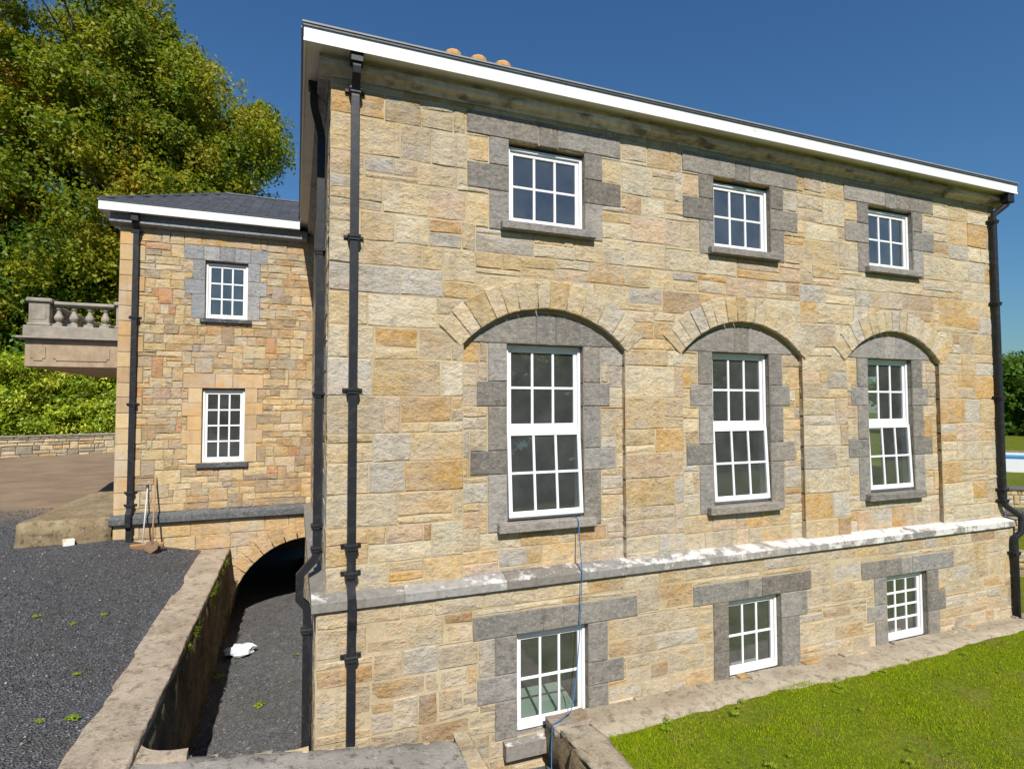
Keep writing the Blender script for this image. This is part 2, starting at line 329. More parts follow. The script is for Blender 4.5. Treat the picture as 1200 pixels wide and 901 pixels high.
def layout(u0, u1, z0, z1, blocked, hs, ws, g=.03, split=.3, minw=.13, minh=.08, seed=1, soft=None):
    """squared rubble brought to rough courses; returns rectangles"""
    r = random.Random(seed); nx = int(round((u1-u0)/g)); nz = int(round((z1-z0)/g))
    U, Z = np.meshgrid(u0+(np.arange(nx)+.5)*g, z0+(np.arange(nz)+.5)*g); occ = blocked(U, Z); drop = soft(U, Z) if soft else None
    lines = [0]
    while lines[-1] < nz: lines.append(lines[-1]+max(4, int(round(r.uniform(*hs)/g))))
    lines[-1] = nz
    if len(lines) > 2 and lines[-1]-lines[-2] < 4: lines.pop(-2)
    nxt = np.zeros(nz, int); k = 0
    for i in range(nz):
        while lines[k+1] <= i: k += 1
        nxt[i] = lines[k+1]
    out = []; mw = int(minw/g); mh = int(round(minh/g))
    for iz in range(nz):
        ix = 0
        while ix < nx:
            if occ[iz, ix]: ix += 1; continue
            e = ix
            while e < nx and not occ[iz, e] and e-ix < int(1.6/g): e += 1
            run = e-ix; hh = nxt[iz]-iz
            w = int(r.uniform(*ws)/g*(1.0 if hh*g > .2 else 1.25))
            if r.random() < .16: w = int(w*.5)
            if run-w < mw: w = run if run <= int(ws[1]*1.25/g) else run//2
            if drop is not None and run < mw and drop[iz, ix]: occ[iz, ix:ix+run] = True; ix += run; continue
            h = hh
            if r.random() < .10 and nxt[min(iz+hh, nz-1)]-iz < .62/g: h = nxt[min(iz+hh, nz-1)]-iz
            elif h*g > .24 and r.random() < split: h = int(h*r.choice((.30, .38, .5, .62, .70)))
            if nz-iz-h < mh: h = nz-iz
            w0 = w
            while True:
                f = 0
                while f < h and iz+f < nz and not occ[iz+f, ix:ix+w].any(): f += 1
                if f >= min(mh, h) or w <= mw: break
                w = max(mw, w-2)
            if f < min(mh, h) and (drop is None or not drop[iz, ix]): w = w0; f = 0
            if f == 0:
                while f < h and iz+f < nz and not occ[iz+f, ix:ix+w].any(): f += 1
            # extend to swallow slivers below an obstacle
            if f == h and iz+f < nxt[iz] and nxt[iz]-(iz+f) < mh:
                while iz+f < nxt[iz] and not occ[iz+f, ix:ix+w].any(): f += 1
            f = max(f, 1); occ[iz:iz+f, ix:ix+w] = True
            out.append((u0+ix*g, u0+(ix+w)*g, z0+iz*g, z0+(iz+f)*g)); ix += w
    return out
def pick(pal, r=RNG):
    tot = sum(p[1] for p in pal); x = r.uniform(0, tot)
    for c, w in pal:
        x -= w
        if x <= 0: break
    k = r.uniform(.68, .92); h_ = r.uniform(-.03, .03); l_ = lin(c); j = (l_[0]*(1+h_), l_[1], l_[2]*(1-h_))
    return tuple(v*k for v in j)
PAL_MAIN = [((216,182,128),4),((224,198,152),5),((212,164,92),3),((228,212,180),6),((218,200,168),6),((202,180,150),4),((206,199,188),3.5),((188,181,173),2.2),((214,184,154),3),((184,142,96),1.3),((222,190,140),3)]
PAL_BASE = [((212,182,138),4),((224,204,170),5),((212,192,162),5),((196,176,148),3),((202,194,182),2.4),((204,164,112),2),((172,138,104),1.2)]
PAL_WING = [((206,172,118),4),((196,152,98),3),((214,190,144),4),((176,140,98),3),((166,146,118),3),((204,184,150),4),((188,124,74),.8),((146,124,102),2.2),((200,176,126),3)]
PAL_QUOIN = [((208,170,116),3),((204,162,106),3),((214,184,136),3),((196,162,122),2)]
PAL_LIME = [((156,150,141),3),((148,142,133),3),((164,158,150),2),((140,133,124),1.5)]
PAL_BLUE = [((166,167,166),3),((156,158,160),3),((174,174,172),2)]
PAL_VOUS = [((222,200,160),4),((228,210,178),4),((212,180,126),2),((206,197,182),3)]
PAL_RUB = [((196,180,150),3),((178,166,144),3),((212,192,154),3),((164,150,128),2),((204,166,112),1.5)]
def emit(parent, items, mat, limit, name='stone', stuffname='small_stones'):
    """items: (mb_function_args) list of (area, MB); biggest become parts, the rest one joined part"""
    items.sort(key=lambda q: -q[0])
    for a, mb in items[:limit]: mb.build(name, mat, parent)
    if len(items) > limit:
        big = MB()
        for a, mb in items[limit:]: big.add(mb.v, mb.f); big.t[-len(mb.v):] = mb.t
        o = big.build(stuffname, mat, parent, kind='stuff')
def parea(fr, pts, d):
    q = [px(fr.p(u, z, d)) for u, z in pts]
    q = [(min(max(a, 0), 1200), min(max(b, 0), 901)) for a, b in q]; n = len(q)
    return abs(sum(q[i][0]*q[(i+1) % n][1]-q[(i+1) % n][0]*q[i][1] for i in range(n)))/2

# ================================================================== SETTING
def grid(name, xs, ys, zf, mat, hole=None, **props):
    xs = np.array(xs); ys = np.array(ys); X, Y = np.meshgrid(xs, ys); Z = zf(X, Y); v = np.stack([X, Y, Z], -1).reshape(-1, 3); nx = len(xs)
    f = []
    for j in range(len(ys)-1):
        for i in range(nx-1):
            if hole and hole((xs[i]+xs[i+1])/2, (ys[j]+ys[j+1])/2): continue
            f.append((j*nx+i, j*nx+i+1, (j+1)*nx+i+1, (j+1)*nx+i))
    return npmesh(name, v, np.array(f), mat, None, None, kind='structure', **props)
def yard_z(X, Y):
    X = np.asarray(X, float); Y = np.asarray(Y, float)
    t = np.clip((X+4.3)/1.85, 0, 1); z = -2.93-.42*t
    z = z+np.clip((Y-8)*.045, 0, .80)
    b = np.clip((Y-.9*(-X-10)*.5-28.5)/14, 0, 1)
    return z+.0*b+.012*np.sin(X*2.1+Y*1.3)+.010*np.sin(X*4.7-Y*3.9)
grid('ground', [-300, -60, -3, 20, 60, 400], [-300, -60, -2, 20, 60, 400], lambda X, Y: X*0-5.6, 'earth')
grid('path', np.linspace(-1.95, 3.3, 12), np.linspace(-1.5, 20, 30), lambda X, Y: -5.12+.015*np.sin(X*3+Y*2), 'path_gravel')
grid('yard', list(np.linspace(-70, -12, 20))+list(np.linspace(-11, -2.4, 50)), list(np.linspace(-40, -6, 8))+list(np.linspace(-5, 30, 100))+[40, 60, 90, 140], yard_z, 'gravel')
def lawn_z(X, Y): return -4.5+.02*np.sin(X*1.1+Y*.7)+.015*np.sin(X*2.7-Y*1.9)
grid('lawn', [3.3, 3.6]+list(np.linspace(4, 14.45, 20))+[16, 18, 21, 25, 30, 38, 50, 70, 100, 150, 250, 400], [-200, -60, -20]+list(np.linspace(-10, -.12, 22))+[3, 7, 12, 20, 30, 45, 70, 110, 200, 400], lawn_z, 'lawn_ground',
     hole=lambda x, y: x < 14.45 and y > -.12)

# ================================================================== MAIN HOUSE
W = 14.25; D = 7.712; CS = (3.216, 7.047, 10.878)
house = thing('stone_house', 'tall stone house with three arched window bays and white eaves', 'house', (7.1, 6, -5.1))
FR = Frame((0, 0, 0), (1, 0, 0), (0, -1, 0))
ARH, ARZ, ARR = 1.35, 1.03, 1.88; ACZ = 1.60-ARR; RT = .44
def cells(mb, fr, us, zs, d, openq):
    for i in range(len(us)-1):
        for j in range(len(zs)-1):
            if openq((us[i]+us[i+1])/2, (zs[j]+zs[j+1])/2): continue
            mb.add([fr.p(us[i], zs[j], d), fr.p(us[i+1], zs[j], d), fr.p(us[i+1], zs[j+1], d), fr.p(us[i], zs[j+1], d)], [(0, 1, 2, 3)])
HU, ZU0, ZU1 = .646, 2.87, 4.126
HM, ZM0, ZM1 = .646, -1.62, 1.052
HB, ZB1 = .582, -3.19; ZB0 = (-4.62, -4.50, -4.50)
def in_arch(u, z, grow=0.0):
    for c in CS:
        du = u-c
        if abs(du) < ARH+grow and z < ARZ: return True
        if z >= ARZ and math.hypot(du, z-ACZ) < ARR+grow: return True
    return False
us = sorted({0.0, W}|{c+s*HU for c in CS for s in (-1, 1)}|{c+ARH*k/6 for c in CS for k in range(-6, 7)}); zs = sorted({-2.45, 4.7, ZU0, ZU1}|{ARZ+.06*k for k in range(0, 14)})
wall = MB()
cells(wall, FR, us, zs, -.0045, lambda u, z: in_arch(u, z, .10 if z > ARZ else 0) or any(abs(u-c) < HU and ZU0 < z < ZU1 for c in CS))
for c in CS: cells(wall, FR, [c-1.45, c-HM, c+HM, c+1.45], [-2.45, ZM0, ZM1, 1.95], -.1045, lambda u, z: abs(u-c) < HM and ZM0 < z < ZM1)
us = sorted({-.12, W+.12}|{c+s*HB for c in CS for s in (-1, 1)})
cells(wall, FR, us, [-5.3, -4.62, -4.50, ZB1, -2.45], .1155, lambda u, z: any(abs(u-CS[i]) < HB and ZB0[i] < z < ZB1 for i in range(3)))
front = wall.build('front_wall', 'mortar', house)

# lists of dressed stones: (u0,u1,z0,z1)
def upper_sur(c):
    L = [(c-1.305, c-.15, 4.14, 4.49), (c-.15, c+.17, 4.12, 4.49), (c+.17, c+1.305, 4.14, 4.49)]
    for s in (-1, 1):
        for hw, z0, z1 in ((.96, 3.72, 4.14), (1.30, 3.33, 3.72), (.96, 2.74, 3.33)):
            L.append((c+HU, c+hw, z0, z1) if s > 0 else (c-hw, c-HU, z0, z1))
    return L
def main_sur(c):
    L = []
    for s in (-1, 1):
        for hw, z0, z1 in ((.95, .48, 1.052), (1.12, .11, .48), (.95, -.55, .11), (1.22, -.90, -.55), (.95, -1.75, -.90)):
            L.append((c+HM, c+hw, z0, z1) if s > 0 else (c-hw, c-HM, z0, z1))
    return L
def base_sur(c, i):
    e = (1.46, 1.30, 1.40)[i]; e0 = (1.25, 1.30, 1.25)[i]
    L = [(c-e0, c-.16, -3.19, -2.86), (c-.16, c+.16, -3.19, -2.86), (c+.16, c+e, -3.19, -2.86)]
    zb = (-4.62, -4.56, -4.56)[i]
    A = ((.92, -3.72, -3.19), (1.18, -4.09, -3.72), (.92, zb, -4.09)); B = ((.92, -3.78, -3.19), (1.20, -4.12, -3.78), (.92, zb, -4.12))
    if i == 1: B = ((1.2, -3.62, -3.19), (1.0, zb, -3.62)); A = ((.90, -4.0, -3.19), (.90, zb, -4.0))
    if i == 2: A = ((.92, -3.7, -3.19), (1.12, -4.0, -3.7), (.92, zb, -4.0)); B = ((.92, -3.62, -3.19), (1.12, -4.0, -3.62), (.92, zb, -4.0))
    for hw, z0, z1 in A: L.append((c-hw, c-HB, z0, z1))
    for hw, z0, z1 in B: L.append((c+HB, c+hw, z0, z1))
    return L
blkF, blkM, blkB = [], [], []
lime = []
for i, c in enumerate(CS):
    for q in upper_sur(c): blkF.append(q); lime.append((q, 0.0, 'U'))
    blkF.append((c-HU, c+HU, ZU0, ZU1)); blkF.append((c-.79, c+.79, 2.74, 2.88))
    for q in main_sur(c): blkM.append(q); lime.append((q, -.10, 'M'))
    blkM += [(c-HM, c+HM, ZM0, ZM1), (c-.82, c+.82, -1.76, -1.61)]
    for q in base_sur(c, i): blkB.append(q); lime.append((q, .12, 'B'))
    blkB.append((c-HB, c+HB, ZB0[i], ZB1))
blkB.append((CS[0]-.8, CS[0]+.8, -4.87, -4.62))
def rmask(U, Z, L):
    m = np.zeros(U.shape, bool)
    for a, b, c, d in L: m |= (U > a) & (U < b) & (Z > c) & (Z < d)
    return m
def bF(U, Z):
    m = rmask(U, Z, blkF)
    for c in CS:
        r = np.hypot(U-c, Z-ACZ); an = np.abs(np.arctan2(U-c, Z-ACZ))
        m |= (np.abs(U-c) < ARH) & (Z < ARZ); m |= (r < ARR+.12) & (Z >= ARZ)
    return m
def softF(U, Z):
    m = np.zeros(U.shape, bool)
    for c in CS: r = np.hypot(U-c, Z-ACZ); m |= (r < ARR+RT+.10) & (Z > ARZ-.1) & (np.abs(U-c) < 1.8)
    return m
def bM(U, Z):
    m = rmask(U, Z, blkM); m |= Z > 1.05
    return m
def bB(U, Z): return rmask(U, Z, blkB) | ((U > 3.9) & (Z < -4.6))
GAP = .008
items = []
for k, (a, b, z0, z1) in enumerate(layout(0, W, -2.36, 4.60, bF, (.33, .54), (.42, 1.02), split=.34, seed=21, soft=softF)):
    pal = PAL_MAIN; t = pick(pal); left = a < .01 or b > W-.05
    if z1 > 4.42: t = tuple(v*.8 for v in t)  # top course darkened: shade under the eaves put into its tint
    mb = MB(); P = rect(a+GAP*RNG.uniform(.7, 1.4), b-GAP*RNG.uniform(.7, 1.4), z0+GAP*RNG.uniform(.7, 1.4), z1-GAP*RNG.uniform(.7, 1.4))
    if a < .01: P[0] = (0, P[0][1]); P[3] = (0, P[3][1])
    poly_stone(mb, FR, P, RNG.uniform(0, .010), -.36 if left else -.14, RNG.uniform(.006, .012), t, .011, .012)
    items.append((parea(FR, P, 0), mb))
for i, c in enumerate(CS):
    for (a, b, z0, z1) in layout(c-1.38, c+1.38, -2.36, 1.14, bM, (.28, .42), (.28, .7), seed=50+i):
        mb = MB(); P = rect(a+GAP, b-GAP, z0+GAP, z1-GAP); poly_stone(mb, FR, P, -.10+RNG.uniform(0, .01), -.20, .008, pick(PAL_MAIN), .009, .010); items.append((parea(FR, P, -.1), mb))
for (a, b, z0, z1) in layout(-.12, W+.12, -5.25, -2.53, bB, (.26, .47), (.34, .9), split=.36, seed=77):
    mb = MB(); P = rect(a+GAP*1.5, b-GAP*1.5, z0+GAP*1.5, z1-GAP*1.5); poly_stone(mb, FR, P, .12+RNG.uniform(-.004, .008), -.36 if (a < -.1 or b > W+.1) else .0, .009, pick(PAL_BASE), .012, .010)
    items.append((parea(FR, P, .12) if z0 > -4.7 or a < 3.5 else 0, mb))
emit(front, items, 'stone', 320)
for (a, b, z0, z1), f, kind in lime:
    mb = MB(); poly_stone(mb, FR, rect(a+.004, b-.004, z0+.004, z1-.004), f+.012+RNG.uniform(0, .006), f-.32, .008, pick(PAL_LIME), .003, .004)
    head = (kind == 'U' and z0 > 4.05) or (kind == 'B' and z0 > -3.3)
    mb.build('lintel_stone' if head else 'jamb_stone', 'limestone', front)
def arc(c, r, a): return (c+r*math.sin(a), ACZ+r*math.cos(a))
A0 = math.asin(ARH/ARR)
for i, c in enumerate(CS):
    # voussoirs
    n = (13, 15, 15)[i]; edges = [-A0-.04]
    ws_ = [RNG.uniform(.75, 1.3) for _ in range(n)]; s = sum(ws_)
    for w in ws_: edges.append(edges[-1]+(2*A0+.08)*w/s)
    for k in range(n):
        a0, a1 = edges[k]+.003, edges[k+1]-.003; ro = ARR+RT+RNG.uniform(-.05, .03)
        P = [arc(c, ARR, a1), arc(c, ro, a1), arc(c, ro, (a0+a1)/2), arc(c, ro, a0), arc(c, ARR, a0), arc(c, ARR, (a0+a1)/2)]
        mb = MB(); poly_stone(mb, FR, P, .020+RNG.uniform(0, .006), -.15, .009, pick(PAL_VOUS), .004, .006, sub=False); mb.build('voussoir', 'stone', front)
    # grey segmental head over the window
    rh = ARR-.06
    def zt(u): return ACZ+math.sqrt(rh*rh-u*u)
    for a, b in ((-1.18, -.17), (-.165, .165), (.17, 1.18)):
        P = [(c+a, 1.056), (c+b, 1.056)]+[(c+b+(a-b)*k/6, max(1.075, zt(b+(a-b)*k/6))) for k in range(7)]
        mb = MB(); poly_stone(mb, FR, P, -.088+RNG.uniform(0, .005), -.42, .008, pick(PAL_LIME), .002, .004, sub=False); mb.build('lintel_stone', 'limestone', front)
    mb = MB().bbox(c-.79, c+.79, -.12, .34, 2.742, 2.868, .012, pick(PAL_LIME)); mb.build('sill', 'limestone', front)
    mb = MB().bbox(c-.81, c+.81, -.03, .40, -1.76, -1.622, .012, pick(PAL_LIME)); mb.build('sill', 'limestone', front)
c = CS[0]; mb = MB().add([(c-.8, -.26, -4.86), (c+.8, -.26, -4.86), (c+.8, .2, -4.86), (c-.8, .2, -4.86), (c-.8, -.26, -4.655), (c+.8, -.26, -4.655), (c+.8, .2, -4.61), (c-.8, .2, -4.61)], [(0,3,2,1),(4,5,6,7),(0,1,5,4),(1,2,6,5),(2,3,7,6),(3,0,4,7)], pick(PAL_LIME)); mb.build('sill', 'string_stone', front)

# left flank of the main house
FL = Frame((0, 0, 0), (0, -1, 0), (-1, 0, 0))
side = MB(); cells(side, FL, [-13.5, -.3], [-2.45, 4.7], -.015, lambda u, z: False); cells(side, FL, [-13.5, -.2], [-5.3, -2.45], .105, lambda u, z: False)
side = side.build('side_wall', 'mortar', house)
items = []
for (a, b, z0, z1) in layout(-D, -.38, -2.36, 4.60, lambda U, Z: U > 5, (.25, .43), (.4, .9), seed=5):
    mb = MB(); P = rect(a+GAP, b-GAP, z0+GAP, z1-GAP); poly_stone(mb, FL, P, .005, -.12, .012, pick(PAL_MAIN), .005, .008); items.append((parea(FL, P, 0), mb))
for (a, b, z0, z1) in layout(-D-3, -.30, -5.2, -2.53, lambda U, Z: U > 5, (.25, .40), (.4, .9), seed=6):
    mb = MB(); P = rect(a+GAP, b-GAP, z0+GAP, z1-GAP); poly_stone(mb, FL, P, .12, 0, .012, pick(PAL_BASE), .005, .008); items.append((parea(FL, P, .12), mb))
emit(side, items, 'stone', 0, 'stone', 'side_stones')
# rear and right walls, inner partitions
rear = MB(); rear.box(0.0, W, 13.0, 13.5, -5.3, 4.7); rear.build('rear_wall', 'mortar', house)
rw = MB()
for y0, y1, z0, z1 in ((.36, 13, -5.3, -1.5), (.36, 13, .9, 4.7), (.36, 1.0, -1.5, .9), (1.9, 2.5, -1.5, .9), (3.4, 13, -1.5, .9)): rw.box(W-.4, W, y0, y1, z0, z1)
rw.build('gable_wall', 'mortar', house)
inn = MB(); inn.box(.12, W-.42, 5.6, 5.75, -5.2, 4.7); inn.box(.05, .12, .4, 5.6, -5.2, 4.7)
for x in (5.15, 9.0): inn.box(x, x+.12, .42, 5.6, -5.2, -2.75); inn.box(x, x+.12, .42, 5.6, 1.95, 4.7)
inn.build('inner_wall', 'plaster', house)
fl = MB()
for z in (-5.15, -2.7, 1.9, 4.66): fl.box(.12, W-.42, .42, 5.6, z, z+.06)
fl.build('floor_slab', 'floorboard', house)
# inside face of the front wall, round the openings
ins = MB(); us = sorted({.05, W-.4}|{c+s*h for c in CS for s in (-1, 1) for h in (HU, HB)})
cells(ins, FR, us, sorted({-5.2, 4.7, ZU0, ZU1, ZM0, ZM1, ZB1, -4.62, -4.5}), -.41, lambda u, z: any((abs(u-CS[i]) < HU and (ZU0 < z < ZU1 or ZM0 < z < ZM1)) or (abs(u-CS[i]) < HB and ZB0[i] < z < ZB1) for i in range(3)))
ins.build('inner_lining', 'plaster', house)

# ---- string course, cornice
def prof_run(mb, prof, xs, ends, tints):
    # profile points (d outward, z) run along x in blocks
    for i in range(len(xs)-1):
        mb_ = MB(); n = len(prof); j = RNG.uniform(-.004, .004); vs = []
        for x in (xs[i]+.002, xs[i+1]-.002):
            for d, z in prof: vs.append((x, -(d+j), z+j*.5))
        fs = [(k, n+k, n+(k+1) % n, (k+1) % n) for k in range(n)]+[tuple(range(n)), tuple(range(2*n-1, n-1, -1))]
        mb_.add(vs, fs, tints()); mb.append(mb_)
L = []; xs = [-.18]
while xs[-1] < W+.02: xs.append(xs[-1]+RNG.uniform(.9, 1.7))
xs[-1] = W+.06
prof_run(L, [(-.1, -2.54), (.165, -2.525), (.185, -2.51), (.185, -2.40), (.17, -2.385), (-.02, -2.325), (-.1, -2.325)], xs, None, lambda: pick(PAL_LIME))
sc = L[0].build('string_course', 'string_stone', house)
for q in L[1:]: q.build('string_stone', 'string_stone', sc)
mb = MB().prism([(-.18, -2.525), (-.18, -2.39), (.0, -2.325), (.1, -2.325), (.1, -2.54)], 1, .12, D, pick(PAL_LIME)); mb.build('string_return', 'string_stone', sc)
L = []; xs = [-.16]
while xs[-1] < W: xs.append(xs[-1]+RNG.uniform(.8, 1.5))
xs[-1] = W+.16
prof_run(L, [(-.1, 4.565), (.03, 4.565), (.05, 4.60), (.14, 4.635), (.16, 4.645), (.16, 4.725), (.10, 4.745), (.10, 4.81), (-.1, 4.81)], xs, None, lambda: tuple(v*w_ for v, w_ in zip(pick(PAL_LIME), (1.95, 1.85, 1.7))))
co = L[0].build('cornice', 'cornice_stone', house)
for q in L[1:]: q.build('cornice_stone', 'cornice_stone', co)
MB().prism([(-.03, 4.565), (-.05, 4.60), (-.14, 4.635), (-.16, 4.645), (-.16, 4.725), (-.10, 4.745), (-.10, 4.81), (.1, 4.81), (.1, 4.565)], 1, .1, D, pick(PAL_LIME)).build('cornice_return', 'cornice_stone', co)
# ---- eaves and roof
E_ = .355
fx = [-E_, 3.35, 7.02, 10.71, W+.20]; eav = MB().box(-E_, fx[1]-.003, -E_, -E_+.025, 4.79, 5.0).build('front_fascia', 'fascia_paint', house)
for k in range(1, 4): MB().box(fx[k]+.001, fx[k+1]-(.003 if k < 3 else 0), -E_+RNG.uniform(-.002, .002), -E_+.025, 4.79+RNG.uniform(-.003, .003), 5.0).build('fascia_board', 'fascia_paint', eav)
MB().box(-E_-.004, W+.204, -E_-.012, -E_-.0005, 4.770, 4.808).build('fascia_bead', 'fascia_paint', eav)
MB().box(-E_-.02, W+.22, -E_-.03, -E_+.10, 5.0, 5.022).build('drip_edge', 'lead_flashing', eav)
sf = MB().box(-E_, -E_+.025, -E_+.026, D+.5, 4.79, 5.0).build('side_fascia', 'fascia_paint', house)
MB().box(-E_-.03, -E_+.10, -E_+.101, D+.5, 5.0, 5.022).build('drip_edge', 'lead_flashing', sf)
MB().box(W+.175, W+.20, -E_+.026, 13.7, 4.79, 5.0).build('side_fascia', 'fascia_paint', house)
so = MB(); so.box(-E_+.026, W+.174, -E_+.026, -.05, 4.812, 4.83); so.box(-E_+.026, -.05, -.049, 13.6, 4.812, 4.83); so.build('soffit', 'soffit_paint', house)
rf = MB(); h = 4.985; e0, e1, f0, f1 = -E_-.01, W+.21, -E_-.02, 13.8; my = (f0+f1)/2; rz = h+(my-f0)*.42
rf.add([(e0, f0, h), (e1, f0, h), (e1, f1, h), (e0, f1, h), (e0+my-f0, my, rz), (e1-my+f0, my, rz), (e0, f0, h-.02), (e1, f0, h-.02), (e1, f1, h-.02), (e0, f1, h-.02)],
       [(0, 1, 5, 4), (1, 2, 5), (2, 3, 4, 5), (3, 0, 4), (9, 8, 7, 6), (6, 7, 1, 0), (7, 8, 2, 1), (8, 9, 3, 2), (9, 6, 0, 3)], (.07, .08, .10))
rf = rf.build('roof', 'slate', house)
ch = MB().bbox(2.55, 5.05, 4.6, 5.4, 5.5, 7.88, .02, pick(PAL_MAIN)); ch.bbox(2.47, 5.13, 4.52, 5.48, 7.88, 8.03, .02, pick(PAL_LIME)); ch.build('chimney_stack', 'dressed_stone', rf)
for x in (3.02, 3.66, 4.29):
    MB().lathe([(r_, z_-.14) for r_, z_ in ((.16, 8.16), (.17, 8.25), (.16, 8.3), (.15, 8.5), (.165, 8.55), (.21, 8.6), (.21, 8.68), (.18, 8.73), (.15, 8.73))], x, 5.0, 10).build('chimney_pot', 'terracotta', rf)

# ------------------------------------------------------------------ windows
def sash(parent, x0, x1, z0, z1, y, cols, rows, st=.06, bar=.040, tilt=0.0, bottom=None):
    """sash with its glazing bars and one pane per light; tilt swings the foot outwards about the head"""
    bt = bottom or st; mb = MB(); t = .045
    mb.bbox(x0, x0+st, y, y+t, z0, z1, .006); mb.bbox(x1-st, x1, y, y+t, z0, z1, .006)
    mb.bbox(x0+st, x1-st, y+.001, y+t-.001, z1-st, z1, .006); mb.bbox(x0+st, x1-st, y+.001, y+t-.001, z0, z0+bt, .006)
    gx0, gx1, gz0, gz1 = x0+st, x1-st, z0+bt, z1-st; cw = (gx1-gx0)/cols; rh = (gz1-gz0)/rows
    for k in range(1, cols): mb.bbox(gx0+k*cw-bar/2, gx0+k*cw+bar/2, y+.006, y+t-.006, gz0, gz1, .006)
    for k in range(1, rows): mb.bbox(gx0, gx1, y+.008, y+t-.008, gz0+k*rh-bar/2, gz0+k*rh+bar/2, .006)
    panes = []
    for i in range(cols):
        for j in range(rows):
            p = MB(); g = RNG.uniform(-.0015, .0015); a = gx0+i*cw+bar*.3; b = gx0+(i+1)*cw-bar*.3; c0 = gz0+j*rh+bar*.3; c1 = gz0+(j+1)*rh-bar*.3
            yy = y+t*.5; g2 = RNG.uniform(-.0015, .0015)
            p.add([(a, yy-g, c0), (b, yy+g, c0+0), (b, yy+g+g2, c1), (a, yy-g+g2, c1)], [(0, 1, 2, 3)]); panes.append(p)
    if tilt:
        s, c = math.sin(tilt), math.cos(tilt)
        for q in [mb]+panes: q.v = [(x, y+(yy-y)*c-(z1-z)*s, z1-(z1-z)*c-(yy-y)*s) for x, yy, z in q.v]
    o = mb.build('sash', 'white_paint', parent)
    for p in panes: p.build('pane', 'glass', parent)
    return o
def window(parent, label, c, hw, z0, z1, y, kind, cols=3, rows=2, tilt=0.0, fw=.05):
    mb = MB(); a, b = c-hw+.004, c+hw-.004; d = .13
    mb.bbox(a, a+fw, y, y+d, z0+.002, z1-.002, .005); mb.bbox(b-fw, b, y, y+d, z0+.002, z1-.002, .005)
    mb.bbox(a+fw, b-fw, y+.002, y+d, z1-fw-.002, z1-.002, .005); mb.bbox(a+fw, b-fw, y-.012, y+d, z0+.002, z0+fw+.012, .005)
    o = mb.build('window', 'white_paint', parent)
    if label: o['label'] = label
    a += fw; b -= fw; zz0 = z0+fw+.014; zz1 = z1-fw-.004
    if kind == 'single': sash(o, a, b, zz0, zz1, y+.03, cols, rows, tilt=tilt)
    else:
        zm = (zz0+zz1)/2; MB().bbox(a, b, y+.004, y+d-.01, zm-.03, zm+.03, .005).build('transom', 'white_paint', o)
        sash(o, a, b, zm+.032, zz1, y+.03, cols, rows, bottom=.085); sash(o, a-.03 if tilt else a, b+.03 if tilt else b, zz0-.01, zm+(-.005 if tilt else -.032), y+(-.03 if tilt else .03), cols, rows, tilt=tilt, bottom=.09)
    return o
for i, c in enumerate(CS):
    window(house, None, c, HU, ZU0, ZU1-.05, .085, 'single')
    window(house, 'twelve-light sash window with its lower half ajar', c, HM, ZM0+.005, ZM1, .19, 'double', tilt=math.radians((4.0, 2.6, 2.2)[i]))
window(house, None, CS[0], HB, -4.60, ZB1-.03, -.02, 'single'); window(house, None, CS[1], HB, -4.47, ZB1-.03, -.02, 'single')
window(house, 'finely divided twelve-light basement window', CS[2], HB, -4.47, ZB1-.03, -.02, 'single', 3, 4)
MB().box(CS[0]-.56, CS[0]+.56, .20, .95, -4.56, -4.52).build('window_board', 'pale_green', house)

# ================================================================== SIDE WING
wing = thing('house_wing', 'lower honey-coloured stone wing with slate hip roof and arched underpass', 'house', (-2.2, 11, -5.1))
FW = Frame((0, D, 0), (1, 0, 0), (0, -1, 0)); XW = -4.3
WU = (-2.51, -1.56, 2.29, 3.72); WL = (-2.53, -1.585, -1.24, .56)
AR, ACW = 1.86, -5.07; ART = .42
mb = MB(); us = sorted({XW, 0.0, WU[0], WU[1], WL[0], WL[1]}|{-1.9+.1*k for k in range(20)})
zs = sorted({-5.3, 4.6, WU[2], WU[3], WL[2], WL[3]}|{-5+.1*k for k in range(24)})
cells(mb, FW, us, zs, -.012, lambda u, z: (WU[0] < u < WU[1] and WU[2] < z < WU[3]) or (WL[0] < u < WL[1] and WL[2] < z < WL[3]) or (math.hypot(u, z-ACW) < AR+.15) or (z < ACW and u > -AR-.05))
wwall = mb.build('front_wall', 'mortar_grey', wing)
def split_u(a, b, cuts): q = [a]+cuts+[b]; return [(q[i], q[i+1]) for i in range(len(q)-1)]
wl = []
for a, b in split_u(-2.97, -1.12, [-2.55, -2.2, -1.86, -1.5]): wl.append((a, b, 3.73, 4.08, 'blue', 1))
for o0, z0, z1 in ((-2.78, 3.23, 3.73), (-2.95, 2.88, 3.23), (-2.79, 2.28, 2.88)): wl.append((o0, WU[0], z0, z1, 'blue', 0))
for o1, z0, z1 in ((-1.28, 3.26, 3.73), (-1.12, 2.90, 3.26), (-1.28, 2.28, 2.90)): wl.append((WU[1], o1, z0, z1, 'blue', 0))
for a, b in split_u(-2.94, -1.17, [-2.25, -1.86]): wl.append((a, b, .575, .93, 'tan', 1))
for o0, z0, z1 in ((-2.83, .22, .575), (-2.96, -.10, .22), (-2.84, -.45, -.10), (-2.96, -.78, -.45), (-2.83, -1.25, -.78)): wl.append((o0, WL[0], z0, z1, 'tan', 0))
for o1, z0, z1 in ((-1.30, .22, .575), (-1.17, -.08, .22), (-1.30, -.45, -.08), (-1.17, -.78, -.45), (-1.30, -1.25, -.78)): wl.append((WL[1], o1, z0, z1, 'tan', 0))
blkW = [q[:4] for q in wl]+[WU, WL]
qz = [-2.95]; kq = 0; quo = []
